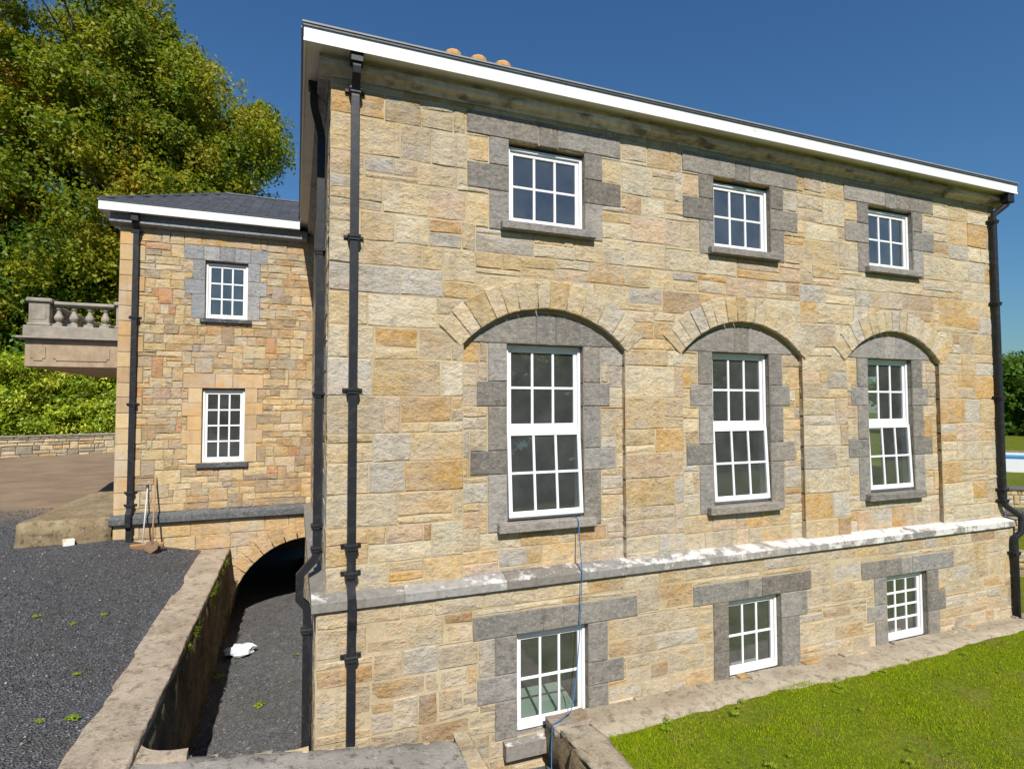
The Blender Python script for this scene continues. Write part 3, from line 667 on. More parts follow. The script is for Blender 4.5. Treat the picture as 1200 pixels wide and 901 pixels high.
while qz[-1] < 4.36:
    z1 = min(qz[-1]+RNG.uniform(.33, .40), 4.39)
    if 4.39-z1 < .2: z1 = 4.39
    w = (.52, .36)[kq % 2]; quo.append((XW, XW+w, qz[-1], z1)); qz.append(z1); kq += 1
blkW += quo+[(-5, 1, -2.62, -2.36)]
def bW(U, Z):
    m = rmask(U, Z, blkW); r = np.hypot(U, Z-ACW); m |= (r < AR+.12) & (Z > ACW); m |= (Z < -3.6) & (U < -2.3); m |= (Z <= ACW+.05)
    return m
items = []
def wingset(z0, z1, hs, ws_, seed, pal, split):
    for (a, b, c0, c1) in layout(XW, -.01, z0, z1, bW, hs, ws_, g=.025, split=split, minw=.09, minh=.06, seed=seed, soft=lambda U, Z: np.hypot(U, Z-ACW) < AR+ART+.1):
        q = MB(); P = rect(a+.006, b-.006, c0+.006, c1-.006); poly_stone(q, FW, P, RNG.uniform(0, .014), -.10, RNG.uniform(.006, .011), pick(pal), .011, .012); items.append((parea(FW, P, 0), q))
wingset(4.065, 4.39, (.325, .326), (.38, .62), 3, PAL_QUOIN, 0); wingset(-2.36, 4.065, (.13, .27), (.17, .48), 4, PAL_WING, .25); wingset(-5.1, -2.62, (.26, .36), (.4, .9), 8, PAL_QUOIN, .1)
emit(wwall, items, 'wing_stone', 300)
for q in quo:
    b = MB(); poly_stone(b, FW, rect(q[0], q[1]-.004, q[2]+.004, q[3]-.004), .018, -.45, .008, pick(PAL_QUOIN), .002, .003); b.build('quoin', 'dressed_stone', wwall)
for a, b, z0, z1, k, head in wl:
    q = MB(); poly_stone(q, FW, rect(a+.003, b-.003, z0+.003, z1-.003), .018, -.30, .006, pick(PAL_BLUE if k == 'blue' else PAL_QUOIN), .002, .003); q.build('lintel_stone' if head else 'jamb_stone', 'limestone' if k == 'blue' else 'dressed_stone', wwall)
MB().bbox(-2.61, -1.46, D-.09, D+.25, 2.19, 2.288, .008, lin((110, 112, 116), .6)).build('sill', 'limestone', wwall)
MB().bbox(-2.63, -1.49, D-.09, D+.25, -1.36, -1.245, .008, lin((110, 112, 116), .6)).build('sill', 'limestone', wwall)
n = 10; a0 = -math.pi/2
for k in range(n):
    b0 = a0+(math.pi/2-.01)*k/n+.006; b1 = a0+(math.pi/2-.01)*(k+1)/n-.006; ro = AR+ART+RNG.uniform(-.04, .04)
    def pw(r, a): return (r*math.sin(a), ACW+r*math.cos(a))
    P = [pw(AR, b1), pw(ro, b1), pw(ro, (b0+b1)/2), pw(ro, b0), pw(AR, b0), pw(AR, (b0+b1)/2)]
    q = MB(); poly_stone(q, FW, P, .028, -.35, .012, pick(PAL_QUOIN), .003, .005, sub=False); q.build('voussoir', 'wing_stone', wwall)
# vault and inner walls of the underpass
v = MB()
for k in range(16):
    b0 = -math.pi/2*(k)/16; b1 = -math.pi/2*(k+1)/16
    q0 = (AR*1.004*math.sin(b0), ACW+AR*1.004*math.cos(b0)); q1 = (AR*1.004*math.sin(b1), ACW+AR*1.004*math.cos(b1))
    v.add([(q0[0], D+.3, q0[1]), (q1[0], D+.3, q1[1]), (q1[0], 15, q1[1]), (q0[0], 15, q0[1])], [(0, 1, 2, 3)])
v.box(-2.2, -AR*1.004, D+.02, 15, -5.3, ACW); v.box(-2.2, 0, 15, 15.2, -5.3, -3); v.build('vault', 'mortar_grey', wing)
w2 = MB(); w2.box(XW, XW+.4, D+.45, 15, -3.3, 4.6); w2.box(XW, 0, 15.21, 15.5, -3.3, 4.6); w2.build('flank_wall', 'wing_stone', wing)
iw = MB(); iw.box(XW+.42, -.05, 11.5, 11.6, -2.4, 4.5); iw.box(XW+.42, -.05, D+.3, 11.5, 1.5, 1.6); iw.box(XW+.42, -.05, D+.3, 11.5, -2.5, -2.4); iw.box(XW+.42, -.05, D+.3, 11.5, 4.5, 4.56)
cells(iw, Frame((0, D+.31, 0), (1, 0, 0), (0, -1, 0)), sorted({XW+.4, -.02, WU[0], WU[1], WL[0], WL[1]}), sorted({-2.45, 4.5, WU[2], WU[3], WL[2], WL[3]}), 0, lambda u, z: (WU[0] < u < WU[1] and WU[2] < z < WU[3]) or (WL[0] < u < WL[1] and WL[2] < z < WL[3]))
iw.build('inner_wall', 'plaster', wing)
window(wing, 'nine-light white window', (WU[0]+WU[1])/2, (WU[1]-WU[0])/2, WU[2], WU[3]-.03, D+.08, 'single', 3, 3)
window(wing, 'twelve-light white window', (WL[0]+WL[1])/2, (WL[1]-WL[0])/2, WL[2], WL[3]-.02, D+.08, 'single', 3, 4)
# string, cornice, eaves, roof of the wing
GREY = lin((126, 128, 130), .6)
MB().prism([(D+.1, -2.615), (D-.12, -2.60), (D-.13, -2.585), (D-.13, -2.46), (D-.11, -2.42), (D-.0, -2.365), (D+.1, -2.365)], 0, XW-.06, -.13, GREY).build('string_course', 'limestone', wing)
MB().prism([(D+.1, 4.385), (D-.02, 4.385), (D-.16, 4.42), (D-.20, 4.43), (D-.20, 4.475), (D-.15, 4.49), (D-.12, 4.50), (D-.12, 4.655), (D+.1, 4.655)], 0, XW-.18, -.17, lin((172, 174, 176), .7)).build('cornice', 'limestone', wing)
ef = MB(); ef.box(XW-E_, -E_-.002, D-E_, D-E_+.025, 4.635, 4.85); ef = ef.build('front_fascia', 'fascia_paint', wing)
MB().box(XW-E_-.02, -E_-.002, D-E_-.025, D-E_+.09, 4.85, 4.868).build('drip_edge', 'lead_flashing', ef)
MB().box(XW-E_, XW-E_+.025, D-E_+.026, 15.8, 4.635, 4.85).build('side_fascia', 'fascia_paint', wing)
so = MB(); so.box(XW-E_+.026, -E_-.002, D-E_+.026, D-.04, 4.66, 4.68); so.box(XW-E_+.026, XW-.02, D-.039, 15.7, 4.66, 4.68); so.build('soffit', 'soffit_paint', wing)
ex0, ex1, ey0, ey1 = XW-E_, -.02, D-E_, 15.8; hr = 6.55; rx = -2.45; h = 4.855; ry = 11.0
rf = MB(); rf.add([(ex0, ey0, h), (ex1, ey0, h), (ex1, ey1, h), (ex0, ey1, h), (rx, ry, hr), (ex1, ry, hr), (rx, ry+1, hr), (ex1, ry+1, hr)], [(0, 1, 5, 4), (4, 5, 7, 6), (3, 0, 4, 6), (2, 3, 6, 7), (0, 3, 2, 1)], (.05, .055, .07)); rf = rf.build('roof', 'slate', wing)
sl = MB(); nr = 17
for r in range(nr):
    t0 = r/nr; t1 = (r+1.25)/nr
    xa = ex0+(rx-ex0)*t0; x = xa+.02+(.12 if r % 2 else 0); 
    while x < ex1-.05:
        x1 = min(x+.25, ex1); y0 = ey0-.03+(ry-ey0)*t0; y1 = ey0+(ry-ey0)*min(t1, 1); z0 = h+(hr-h)*t0; z1 = h+(hr-h)*min(t1, 1); j = RNG.uniform(.004, .014)
        k = RNG.uniform(.75, 1.25); tn = (.036*k, .042*k, .056*k)
        sl.add([(x+.003, y0, z0+.018+j), (x1-.003, y0, z0+.018+j), (x1-.003, y1, z1+.006), (x+.003, y1, z1+.006), (x+.003, y0, z0+.004), (x1-.003, y0, z0+.004)], [(0, 1, 2, 3), (4, 5, 1, 0), (0, 3, 4), (1, 5, 2)], tn); x += .25
sl.build('slates', 'slate', rf, kind='stuff')
MB().tube([(ex0, ey0, h+.03), (rx, ry, hr+.03)], .035, 6, (.09, .10, .12)).build('hip_ridge', 'slate', rf); MB().tube([(rx, ry, hr+.03), (ex1, ry, hr+.03)], .045, 6, (.09, .10, .12)).build('ridge', 'slate', rf)

# ================================================================== BALCONY
yb = 10.5; bx0, bx1, by1 = -7.06, XW-.005, 16.2
bal = thing('stone_balcony', 'cast stone balcony with turned balusters and panelled apron beside the wing', 'balcony', (-5.7, 13, 1.2))
MB().bbox(bx0, bx1, yb, by1, 1.19, 1.92, .015).build('apron', 'cast_stone_tan', bal)
lp = MB().bbox(bx0-.16, bx1, yb-.16, by1, 1.921, 1.99, .02); lp.bbox(bx0-.04, bx1, yb-.05, by1, 1.991, 2.28, .015); lp.build('ledge', 'cast_stone', bal)
def oct_panel(x0, x1, z0, z1, y, c=.06): return MB().prism([(x0+c, z0), (x1-c, z0), (x1-c, z0+c), (x1, z0+c), (x1, z1-c), (x1-c, z1-c), (x1-c, z1), (x0+c, z1), (x0+c, z1-c), (x0, z1-c), (x0, z0+c), (x0+c, z0+c)], 1, y-.022, y+.01)
for a, b in ((bx0+.13, bx0+.45), (bx0+.62, -5.18), (-5.02, -4.55)): oct_panel(a, b, 1.36, 1.78, yb).build('apron_panel', 'cast_stone_tan', bal)
def pedestal(x0, x1, y0, y1):
    p = MB().bbox(x0, x1, y0, y1, 2.281, 2.90, .01); p = p.build('pedestal', 'cast_stone', bal)
    MB().bbox(x0-.06, x1+.06, y0-.06, y1+.06, 2.901, 3.02, .03).build('pedestal_cap', 'cast_stone', p); MB().bbox(x0-.03, x1+.03, y0-.03, y1+.03, 2.282, 2.36, .02).build('pedestal_foot', 'cast_stone', p)
    MB().prism([(x0+.1, 2.45), (x1-.1, 2.45), (x1-.07, 2.5), (x1-.07, 2.8), (x1-.13, 2.86), (x0+.13, 2.86), (x0+.07, 2.8), (x0+.07, 2.5)], 1, y0-.012, y0+.01).build('pedestal_panel', 'cast_stone', p)
pedestal(bx0+.05, bx0+.50, yb+.02, yb+.47); pedestal(-5.06, -4.55, yb+.02, yb+.47); pedestal(bx0+.05, bx0+.50, 15.6, 16.05)
rl = MB().bbox(bx0+.56, -5.13, yb+.08, yb+.40, 2.86, 2.96, .025); rl.build('top_rail', 'cast_stone', bal)
MB().bbox(bx0+.12, bx0+.42, yb+.55, 15.53, 2.86, 2.96, .025).build('top_rail', 'cast_stone', bal)
bp = [(.10, 2.36), (.10, 2.38), (.07, 2.395), (.05, 2.42), (.075, 2.45), (.105, 2.50), (.11, 2.54), (.095, 2.59), (.065, 2.65), (.045, 2.71), (.045, 2.75), (.075, 2.765), (.075, 2.785), (.055, 2.80), (.09, 2.82), (.09, 2.83)]
def baluster(x, y):
    m = MB().lathe(bp, x, y, 10); m.box(x-.11, x+.11, y-.11, y+.11, 2.281, 2.361); m.box(x-.10, x+.10, y-.10, y+.10, 2.829, 2.861); m.build('baluster', 'cast_stone', bal)
for x in (-6.42, -6.08, -5.72, -5.36): baluster(x, yb+.24)
for k in range(11): baluster(bx0+.27, yb+.85+k*.42)
MB().tube([(-4.92, yb-.06, 1.86), (-4.92, yb-.10, 1.80), (-4.92, yb-.04, 1.70)], .02, 6).build('spout', 'black_metal', bal)

# ================================================================== YARD THINGS
stp = thing('concrete_step', 'low rough concrete platform beside the corner of the wing', 'step', (-5.2, 10, -2.93))
def rough_block(name, mat, parent, x0, x1, y0, y1, z0, ztop, nx, ny, amp=.012, smooth=True, **props):
    """block with a gently uneven top and worn edges; ztop may be a function"""
    zf = ztop if callable(ztop) else (lambda x, y: ztop)
    V = []; Fc = []; xs = np.linspace(x0, x1, nx+1); ys = np.linspace(y0, y1, ny+1); idx = {}
    nzv = 4
    def pv(k, p):
        if k not in idx: idx[k] = len(V); V.append(p)
        return idx[k]
    r = random.Random(sum(map(ord, name))+nx*7+ny)
    top = {}
    for i, x in enumerate(xs):
        for j, y in enumerate(ys):
            ed = (i in (0, nx)) or (j in (0, ny)); jx = r.uniform(-amp, amp)*1.2; jy = r.uniform(-amp, amp)*1.2
            ix = (amp*1.6 if i == 0 else -amp*1.6 if i == nx else 0); iy = (amp*1.6 if j == 0 else -amp*1.6 if j == ny else 0)
            pv((i, j, nzv), (x+jx+ix, y+jy+iy, zf(x, y)+r.uniform(-amp, amp)*.6-(amp*.8 if ed else 0)))
            if ed:
                for k in range(nzv):
                    z = z0+(zf(x, y)-z0)*(k/nzv if k < nzv-1 else .93); pv((i, j, k), (x+r.uniform(-amp, amp)*1.5, y+r.uniform(-amp, amp)*1.5, z))
    for i in range(nx):
        for j in range(ny): Fc.append((idx[(i, j, nzv)], idx[(i+1, j, nzv)], idx[(i+1, j+1, nzv)], idx[(i, j+1, nzv)]))
    for k in range(nzv):
        for i in range(nx):
            Fc.append((idx[(i, 0, k)], idx[(i+1, 0, k)], idx[(i+1, 0, k+1)], idx[(i, 0, k+1)])); Fc.append((idx[(i+1, ny, k)], idx[(i, ny, k)], idx[(i, ny, k+1)], idx[(i+1, ny, k+1)]))
        for j in range(ny):
            Fc.append((idx[(nx, j, k)], idx[(nx, j+1, k)], idx[(nx, j+1, k+1)], idx[(nx, j, k+1)])); Fc.append((idx[(0, j+1, k)], idx[(0, j, k)], idx[(0, j, k+1)], idx[(0, j+1, k+1)]))
    mb = MB().add(V, Fc); return mb.build(name, mat, parent, smooth, **props)
rough_block('slab', 'step_concrete', stp, -6.06, XW-.02, 7.60, 12.65, -3.02, lambda x, y: -2.41+.02*(x+6), 10, 20, .018)
# retaining wall of the sunken passage
ret = thing('retaining_wall', 'long low retaining wall with broad concrete coping beside the gravel yard', 'wall', (-2.15, 3, -5.12))
rough_block('wall_body', 'rough_rubble', ret, -2.44, -1.84, -2.2, D-.01, -5.2, lambda x, y: -3.42, 5, 60, .03)
rough_block('coping', 'coping_concrete', ret, -2.47, -1.86, -2.2, D-.02, -3.45, lambda x, y: -3.325-.008*math.sin(y*1.7), 6, 60, .009)
crs = thing('cross_wall', 'stub of grey concrete-topped wall standing before the two front downpipes', 'wall', (0, -1.4, -5.12))
def ctop(x, y): return -3.40-.54*(x+1.86)/3.54
rough_block('wall_body', 'rough_rubble', crs, -1.85, 1.62, -1.85, -1.12, -5.2, lambda x, y: ctop(x, y)-.10, 24, 5, .03)
rough_block('coping', 'grey_concrete', crs, -1.95, 1.50, -1.85, -1.085, -4.2, lambda x, y: ctop(x, y), 26, 5, .016)
r = RNG; x = -1.5
while x < 1.3:
    w = r.uniform(.10, .26); z = ctop(x+w/2, 0); q = MB(); poly_stone(q, Frame((0, -1.10, 0), (1, 0, 0), (0, -1, 0)), rect(x, x+w, z-.12, z-.022+r.uniform(-.01, .012)), .05+r.uniform(-.02, .02), -.03+r.uniform(-.025, .02), .03, pick(PAL_RUB), .025, .015); q.build('edge_stone', 'limestone', crs); x += w*r.uniform(1.02, 1.7)
for y0, y1, z0, z1 in ((-1.22, -1.0, -4.15, -3.89), (-1.55, -1.23, -4.2, -3.90), (-1.85, -1.56, -4.2, -3.91), (-1.4, -1.05, -4.5, -4.16), (-1.85, -1.41, -4.55, -4.21)):
    q = MB(); poly_stone(q, Frame((1.55, 0, 0), (0, 1, 0), (1, 0, 0)), rect(y0, y1, z0, z1), .12+r.uniform(0, .03), -.1, .04, pick(PAL_RUB), .03, .02); q.build('edge_stone', 'stone', crs)
arcp = [(-1.88, -.74), (-1.88, -1.20), (-1.38, -1.20), (-1.38, -1.09)]+[(-1.38-.49*math.sin(a), -.75-.34*math.cos(a)) for a in [k*math.pi/16 for k in range(1, 8)]]
MB().prism(arcp, 2, -5.1, -3.40).build('corner_fillet', 'coping_concrete', ret)
lw = thing('lawn_wall', 'broken-topped rubble wall holding up the lawn below the first basement window', 'wall', (3.3, -2, -5.12))
rough_block('wall_body', 'rough_rubble', lw, 3.08, 3.62, -4.5, -.16, -5.2, lambda x, y: -4.46+.04*math.sin(y*5), 5, 26, .045)
rough_block('coping', 'strip_concrete', lw, 3.14, 3.60, -4.5, -.50, -4.6, lambda x, y: -4.40+.02*math.sin(y*4), 5, 24, .028)
q = MB(); poly_stone(q, Frame((0, -.50, 0), (1, 0, 0), (0, -1, 0)), rect(3.06, 3.66, -4.62, -4.385), .02, -.33, .04, lin((150, 120, 94), .55), .03, .02); q.build('edge_stone', 'stone', lw)
# paved strip along the foot of the house
st = MB(); xs = np.linspace(3.62, 14.8, 60); pts = []
for i, x in enumerate(xs):
    yo = -.74+.05*math.sin(x*1.3)+RNG.uniform(-.03, .03)+(.16 if x > 11 else .0)*min(1, (x-11)/1.5) if x > 11 else -.74+.05*math.sin(x*1.3)+RNG.uniform(-.03, .03)
    pts.append((x, yo))
V = []; Fc = []
for i, (x, yo) in enumerate(pts):
    V += [(x, -.10, -4.445+RNG.uniform(-.006, .006)), (x, (yo-.1)/2, -4.45+RNG.uniform(-.008, .008)), (x, yo, -4.462+RNG.uniform(-.01, .01)), (x, yo-.02, -4.56)]
for i in range(len(pts)-1):
    for k in range(3): Fc.append((4*i+k, 4*i+k+1, 4*i+5+k, 4*i+4+k))
strip = st.add(V, Fc).build('pavement', 'strip_concrete', None, True, kind='structure')
x = 3.75
while x < 14.3:      # loose footing stones against the wall
    w = RNG.uniform(.12, .4)
    if RNG.random() < .35:
        q = MB(); d = RNG.uniform(.06, .2); z = RNG.uniform(.015, .05)
        q.bbox(x, x+w*.92, -.135-d, -.135, -4.47, -4.445+z, .015, pick(PAL_RUB)); q.build('footing_stone', 'limestone', strip)
    x += w

# ------------------------------------------------------------------ far garden wall
gw = thing('garden_wall', 'low coursed stone wall running beneath the bright laurel bushes', 'wall', (-12, 24.7, -2.2))
P0 = np.array((-19.0, 21.65)); P1 = np.array((-5.5, 27.7)); Lw = np.linalg.norm(P1-P0); du = (P1-P0)/Lw
FG = Frame((P0[0], P0[1], -2.25), (du[0], du[1], 0), (du[1], -du[0], 0))
b = MB(); cells(b, FG, [0, Lw], [-.2, 1.05], -.02, lambda u, z: False)
for d0, d1 in ((-.5, -.5),): b.add([FG.p(0, -.2, -.5), FG.p(Lw, -.2, -.5), FG.p(Lw, 1.05, -.5), FG.p(0, 1.05, -.5)], [(3, 2, 1, 0)])
b = b.build('wall_body', 'mortar_grey', gw); items = []
for (a, c, z0, z1) in layout(0, Lw, -.1, 1.0, lambda U, Z: U < -9, (.14, .24), (.25, .6), seed=31):
    q = MB(); P = rect(a+.01, c-.01, z0+.01, z1-.01); poly_stone(q, FG, P, .02+RNG.uniform(0, .02), -.1, .02, pick(PAL_RUB), .01, .015); items.append((parea(FG, P, 0), q))
emit(b, items, 'limestone', 150)
u = 0
while u < Lw:
    w = RNG.uniform(.5, .9); q = MB(); poly_stone(q, FG, rect(u, min(u+w, Lw)-.015, 1.0, 1.09), .07, -.55, .015, lin((178, 168, 150), .62), .006, .006); q.build('coping_stone', 'limestone', gw); u += w

# ------------------------------------------------------------------ downpipes
def bracket(parent, x, y, z, dx=0, dy=-1, w=.085):
    b = MB().bbox(x-w, x+w, y-w*.9, y+w*.9, z-.022, z+.022, .008); b.bbox(x-w*.86, x+w*.86, y-w*.8, y+w*.8, z-.06, z-.024, .006)
    if dy: b.box(x-w-.045, x+w+.045, y+w*.4, y+w*.9-.002, z-.018, z+.018)
    else: b.box(x+w*.4, x+w*.9-.002, y-w-.045, y+w+.045, z-.018, z+.018)
    b.build('bracket', 'black_metal', parent)
PX = .31
dp = thing('downpipe', 'square black downpipe running the full height beside the left corner of the façade', 'downpipe', (PX, -.1, -5.1))
MB().tube([(PX, -.255, 4.80), (PX, -.255, 4.62), (PX, -.245, 4.56), (PX, -.085, 4.38), (PX, -.08, 4.3), (PX, -.08, -2.18), (PX, -.10, -2.24), (PX, -.255, -2.36), (PX, -.255, -2.62), (PX, -.20, -2.74), (PX, -.195, -2.8), (PX, -.195, -5.1)], .052, square=True).build('pipe', 'black_metal', dp)
MB().bbox(PX-.085, PX+.085, -.335, -.18, 4.66, 4.81, .01).build('outlet', 'black_metal', dp)
for z in (4.40, 2.39, .33, -1.72, -2.08): bracket(dp, PX, -.08, z)
bracket(dp, PX, -.195, -3.11)
YS = .95; SX = -.085
dp = thing('downpipe', 'square black downpipe with swan-neck bends on the shaded flank of the tall house', 'downpipe', (SX, YS, -5.1))
MB().tube([(-.20, YS-.25, 4.80), (-.20, YS-.25, 4.55), (-.19, YS-.22, 4.48), (SX-.01, YS-.02, 4.22), (SX, YS, 4.14), (SX, YS, -2.0), (SX-.02, YS, -2.10), (-.31, YS, -2.32), (-.31, YS, -2.66), (-.22, YS, -2.76), (-.205, YS, -2.85), (-.205, YS, -5.1)], .055, square=True).build('pipe', 'black_metal', dp)
MB().bbox(-.28, -.12, YS-.34, YS-.16, 4.72, 4.81, .01).build('outlet', 'black_metal', dp)
for z in (2.42, .3, -1.62, -1.95): bracket(dp, SX, YS, z, -1, 0)
bracket(dp, -.205, YS, -3.1, -1, 0)
WX = -3.96
dp = thing('downpipe', 'square black downpipe near the outer corner of the wing', 'downpipe', (WX, D-.08, -3))
MB().tube([(WX, D-.22, 4.66), (WX, D-.22, 4.5), (WX, D-.21, 4.46), (WX, D-.085, 4.32), (WX, D-.08, 4.25), (WX, D-.08, -2.20), (WX, D-.09, -2.25), (WX, D-.20, -2.36), (WX, D-.20, -2.62), (WX, D-.11, -2.68), (WX, D-.105, -2.72), (WX, D-.105, -2.98)], .055, square=True).build('pipe', 'black_metal', dp)
MB().bbox(WX-.08, WX+.08, D-.3, D-.15, 4.46, 4.66, .01).build('outlet', 'black_metal', dp)
for z in (4.27, 2.23, .19, -1.86, -2.15): bracket(dp, WX, D-.08, z)
RX = W-.20
dp = thing('downpipe', 'black downpipe at the far right corner with an offset bend round the string course', 'downpipe', (RX, -.1, -4.45))
MB().tube([(W+.02, -.26, 4.80), (W+.02, -.26, 4.62), (W, -.25, 4.55), (RX, -.10, 4.34), (RX, -.095, 4.26), (RX, -.095, -1.98), (RX+.02, -.11, -2.06), (W+.06, -.27, -2.30), (W+.06, -.27, -2.62), (W-.06, -.22, -2.72), (W-.07, -.205, -2.8), (W-.07, -.205, -4.44)], .062, 12).build('pipe', 'black_metal', dp, True)
MB().bbox(W-.08, W+.13, -.34, -.18, 4.58, 4.79, .01).build('outlet', 'black_metal', dp)
for z in (4.2, 2.37, .3, -1.71, -1.95): bracket(dp, RX, -.095, z)
bracket(dp, W-.07, -.205, -3.06)

# ------------------------------------------------------------------ tools and litter
sh = thing('shovel', 'long wooden-handled shovel leaning on the wing wall', 'shovel', (-3.4, 6.95, float(yard_z(-3.4, 6.95))), 'tools leaning on the wing')
zb = float(yard_z(-3.36, 6.85))
MB().tube([(-3.37, 7.0, zb+.18), (-3.41, 7.3, zb+.85), (-3.455, D-.04, -1.53)], .019, 8).build('handle', 'wood_handle', sh, True)
V = []; Fc = []
for j, (t_, w) in enumerate(((0, .05), (.06, .12), (.2, .135), (.30, .12), (.36, .06))):
    for i in range(5):
        u = (i/4-.5)*2; V.append((-3.36+u*w, 7.0-t_*.6+.0*u, zb+.21-t_*.55+.035*u*u))
for j in range(4):
    for i in range(4): Fc.append((5*j+i, 5*j+i+1, 5*j+6+i, 5*j+5+i))
n_ = len(V); V += [(a, b_+.006, c_-.008) for a, b_, c_ in V]; Fc += [tuple(i+n_ for i in f[::-1]) for f in list(Fc)]
MB().add(V, Fc).build('blade', 'worn_steel', sh, True); MB().tube([(-3.36, 6.97, zb+.18), (-3.372, 7.05, zb+.32)], .026, 8).build('socket', 'worn_steel', sh)
br = thing('yard_broom', 'yard broom with a pale metal handle beside the shovel', 'broom', (-3.6, 7.2, float(yard_z(-3.6, 7.2))), 'tools leaning on the wing')
zb = float(yard_z(-3.6, 7.2))
MB().tube([(-3.60, 7.2, zb+.10), (-3.62, D-.03, -1.74)], .016, 8).build('handle', 'steel_handle', br, True); MB().tube([(-3.617, D-.06, -1.86), (-3.622, D-.025, -1.70)], .02, 8).build('grip', 'black_metal', br, True)
MB().bbox(-3.83, -3.17, 7.12, 7.22, zb+.07, zb+.12, .01).build('head', 'wood_handle', br); MB().bbox(-3.82, -3.18, 7.11, 7.23, zb-.005, zb+.069, .01).build('bristles', 'bristle', br)
def crumple(name, label, cat, mat, c, r, fl, seed):
    rr = np.random.default_rng(seed); V = []; Fc = []; n, m = 12, 7
    for j in range(m+1):
        for i in range(n):
            a = 2*math.pi*i/n; e = math.pi*j/m-math.pi/2; k = rr.uniform(.7, 1.2)
            V.append((c[0]+r[0]*math.cos(a)*math.cos(e)*k, c[1]+r[1]*math.sin(a)*math.cos(e)*k, max(c[2], c[2]+fl+fl*math.sin(e)*k)))
    for j in range(m):
        for i in range(n): Fc.append((j*n+i, j*n+(i+1) % n, (j+1)*n+(i+1) % n, (j+1)*n+i))
    o = MB().add(V, Fc).build(name, mat); o['label'] = label; o['category'] = cat
crumple('plastic_bag', 'crumpled white plastic bag lying on the floor of the sunken passage', 'bag', 'plastic_bag', (-1.42, 5.55, -5.12), (.30, .22), .11, 3)
cz = float(yard_z(-5.05, 7.42)); cb = MB(); ca, sa = math.cos(.5), math.sin(.5)
cb.bbox(-.10, .10, -.07, .07, .004, .15, .01); cb.v = [(-5.05+x*ca-y*sa, 7.44+x*sa+y*ca, cz+z) for x, y, z in cb.v]
o = cb.build('carton', 'carton'); o['label'] = 'small white and yellow carton dropped at the foot of the concrete platform'; o['category'] = 'carton'
rp = MB().tube([(3.66, .12, -1.60), (3.67, -.02, -1.60), (3.68, -.06, -1.66), (3.67, -.10, -1.9), (3.65, -.215, -2.38), (3.64, -.22, -2.6), (3.60, -.20, -3.4), (3.55, -.20, -3.9), (3.46, -.22, -4.34), (3.38, -.30, -4.355), (3.2, -.42, -4.34), (3.04, -.46, -4.36), (3.02, -.46, -4.6), (3.01, -.47, -5.10), (2.9, -.6, -5.10)], .008, 6)
o = rp.build('rope', 'rope', None, True); o['label'] = 'thin blue rope hanging from the first arched window sill'; o['category'] = 'rope'

# ------------------------------------------------------------------ pebbles
def pebbles(name, label, x0, x1, y0, y1, zf, n, s0, s1, seed, keep=None):
    r = np.random.default_rng(seed); x = r.uniform(x0, x1, n); y = r.uniform(y0, y1, n)
    if keep is not None: k = keep(x, y); x, y = x[k], y[k]
    n = len(x); z = zf(x, y); s = s0+(s1-s0)*r.random(n)**3; base = np.array([(1,0,0),(0,1,0),(-1,0,0),(0,-1,0),(0,0,1),(0,0,-1)], float)
    V = base[None]*(s[:, None, None]*r.uniform(.6, 1.2, (n, 6, 1))); V[:, :, 2] *= .6; a = r.uniform(0, 6.28, n)
    X = V[:, :, 0]*np.cos(a)[:, None]-V[:, :, 1]*np.sin(a)[:, None]; Y = V[:, :, 0]*np.sin(a)[:, None]+V[:, :, 1]*np.cos(a)[:, None]
    P = np.stack([X+x[:, None], Y+y[:, None], V[:, :, 2]+z[:, None]+.25*s[:, None]], -1).reshape(-1, 3)
    f = np.array([(0,1,4),(1,2,4),(2,3,4),(3,0,4),(1,0,5),(2,1,5),(3,2,5),(0,3,5)]); Fc = (f[None]+6*np.arange(n)[:, None, None]).reshape(-1, 3)
    g = .045+.13*r.random(n)**2; hi = r.random(n) < .04; g = np.where(hi, r.uniform(.2, .42, n), g); c = np.stack([g, g*.99, g*np.where(hi, .85, 1.03)], -1)
    npmesh(name, P, Fc, 'pebble', np.repeat(c, 6, 0), None, kind='stuff', label=label, category='gravel')
pebbles('yard_pebbles', 'dark loose gravel chippings covering the yard', -9, -2.5, -2.5, 12, yard_z, 42000, .008, .026, 1, lambda x, y: ~((x > -6.1) & (y > 7.6)))
pebbles('passage_pebbles', 'fine gravel scattered over the passage floor', -1.8, -.13, -1, 11, lambda x, y: x*0-5.12, 6000, .006, .022, 2)

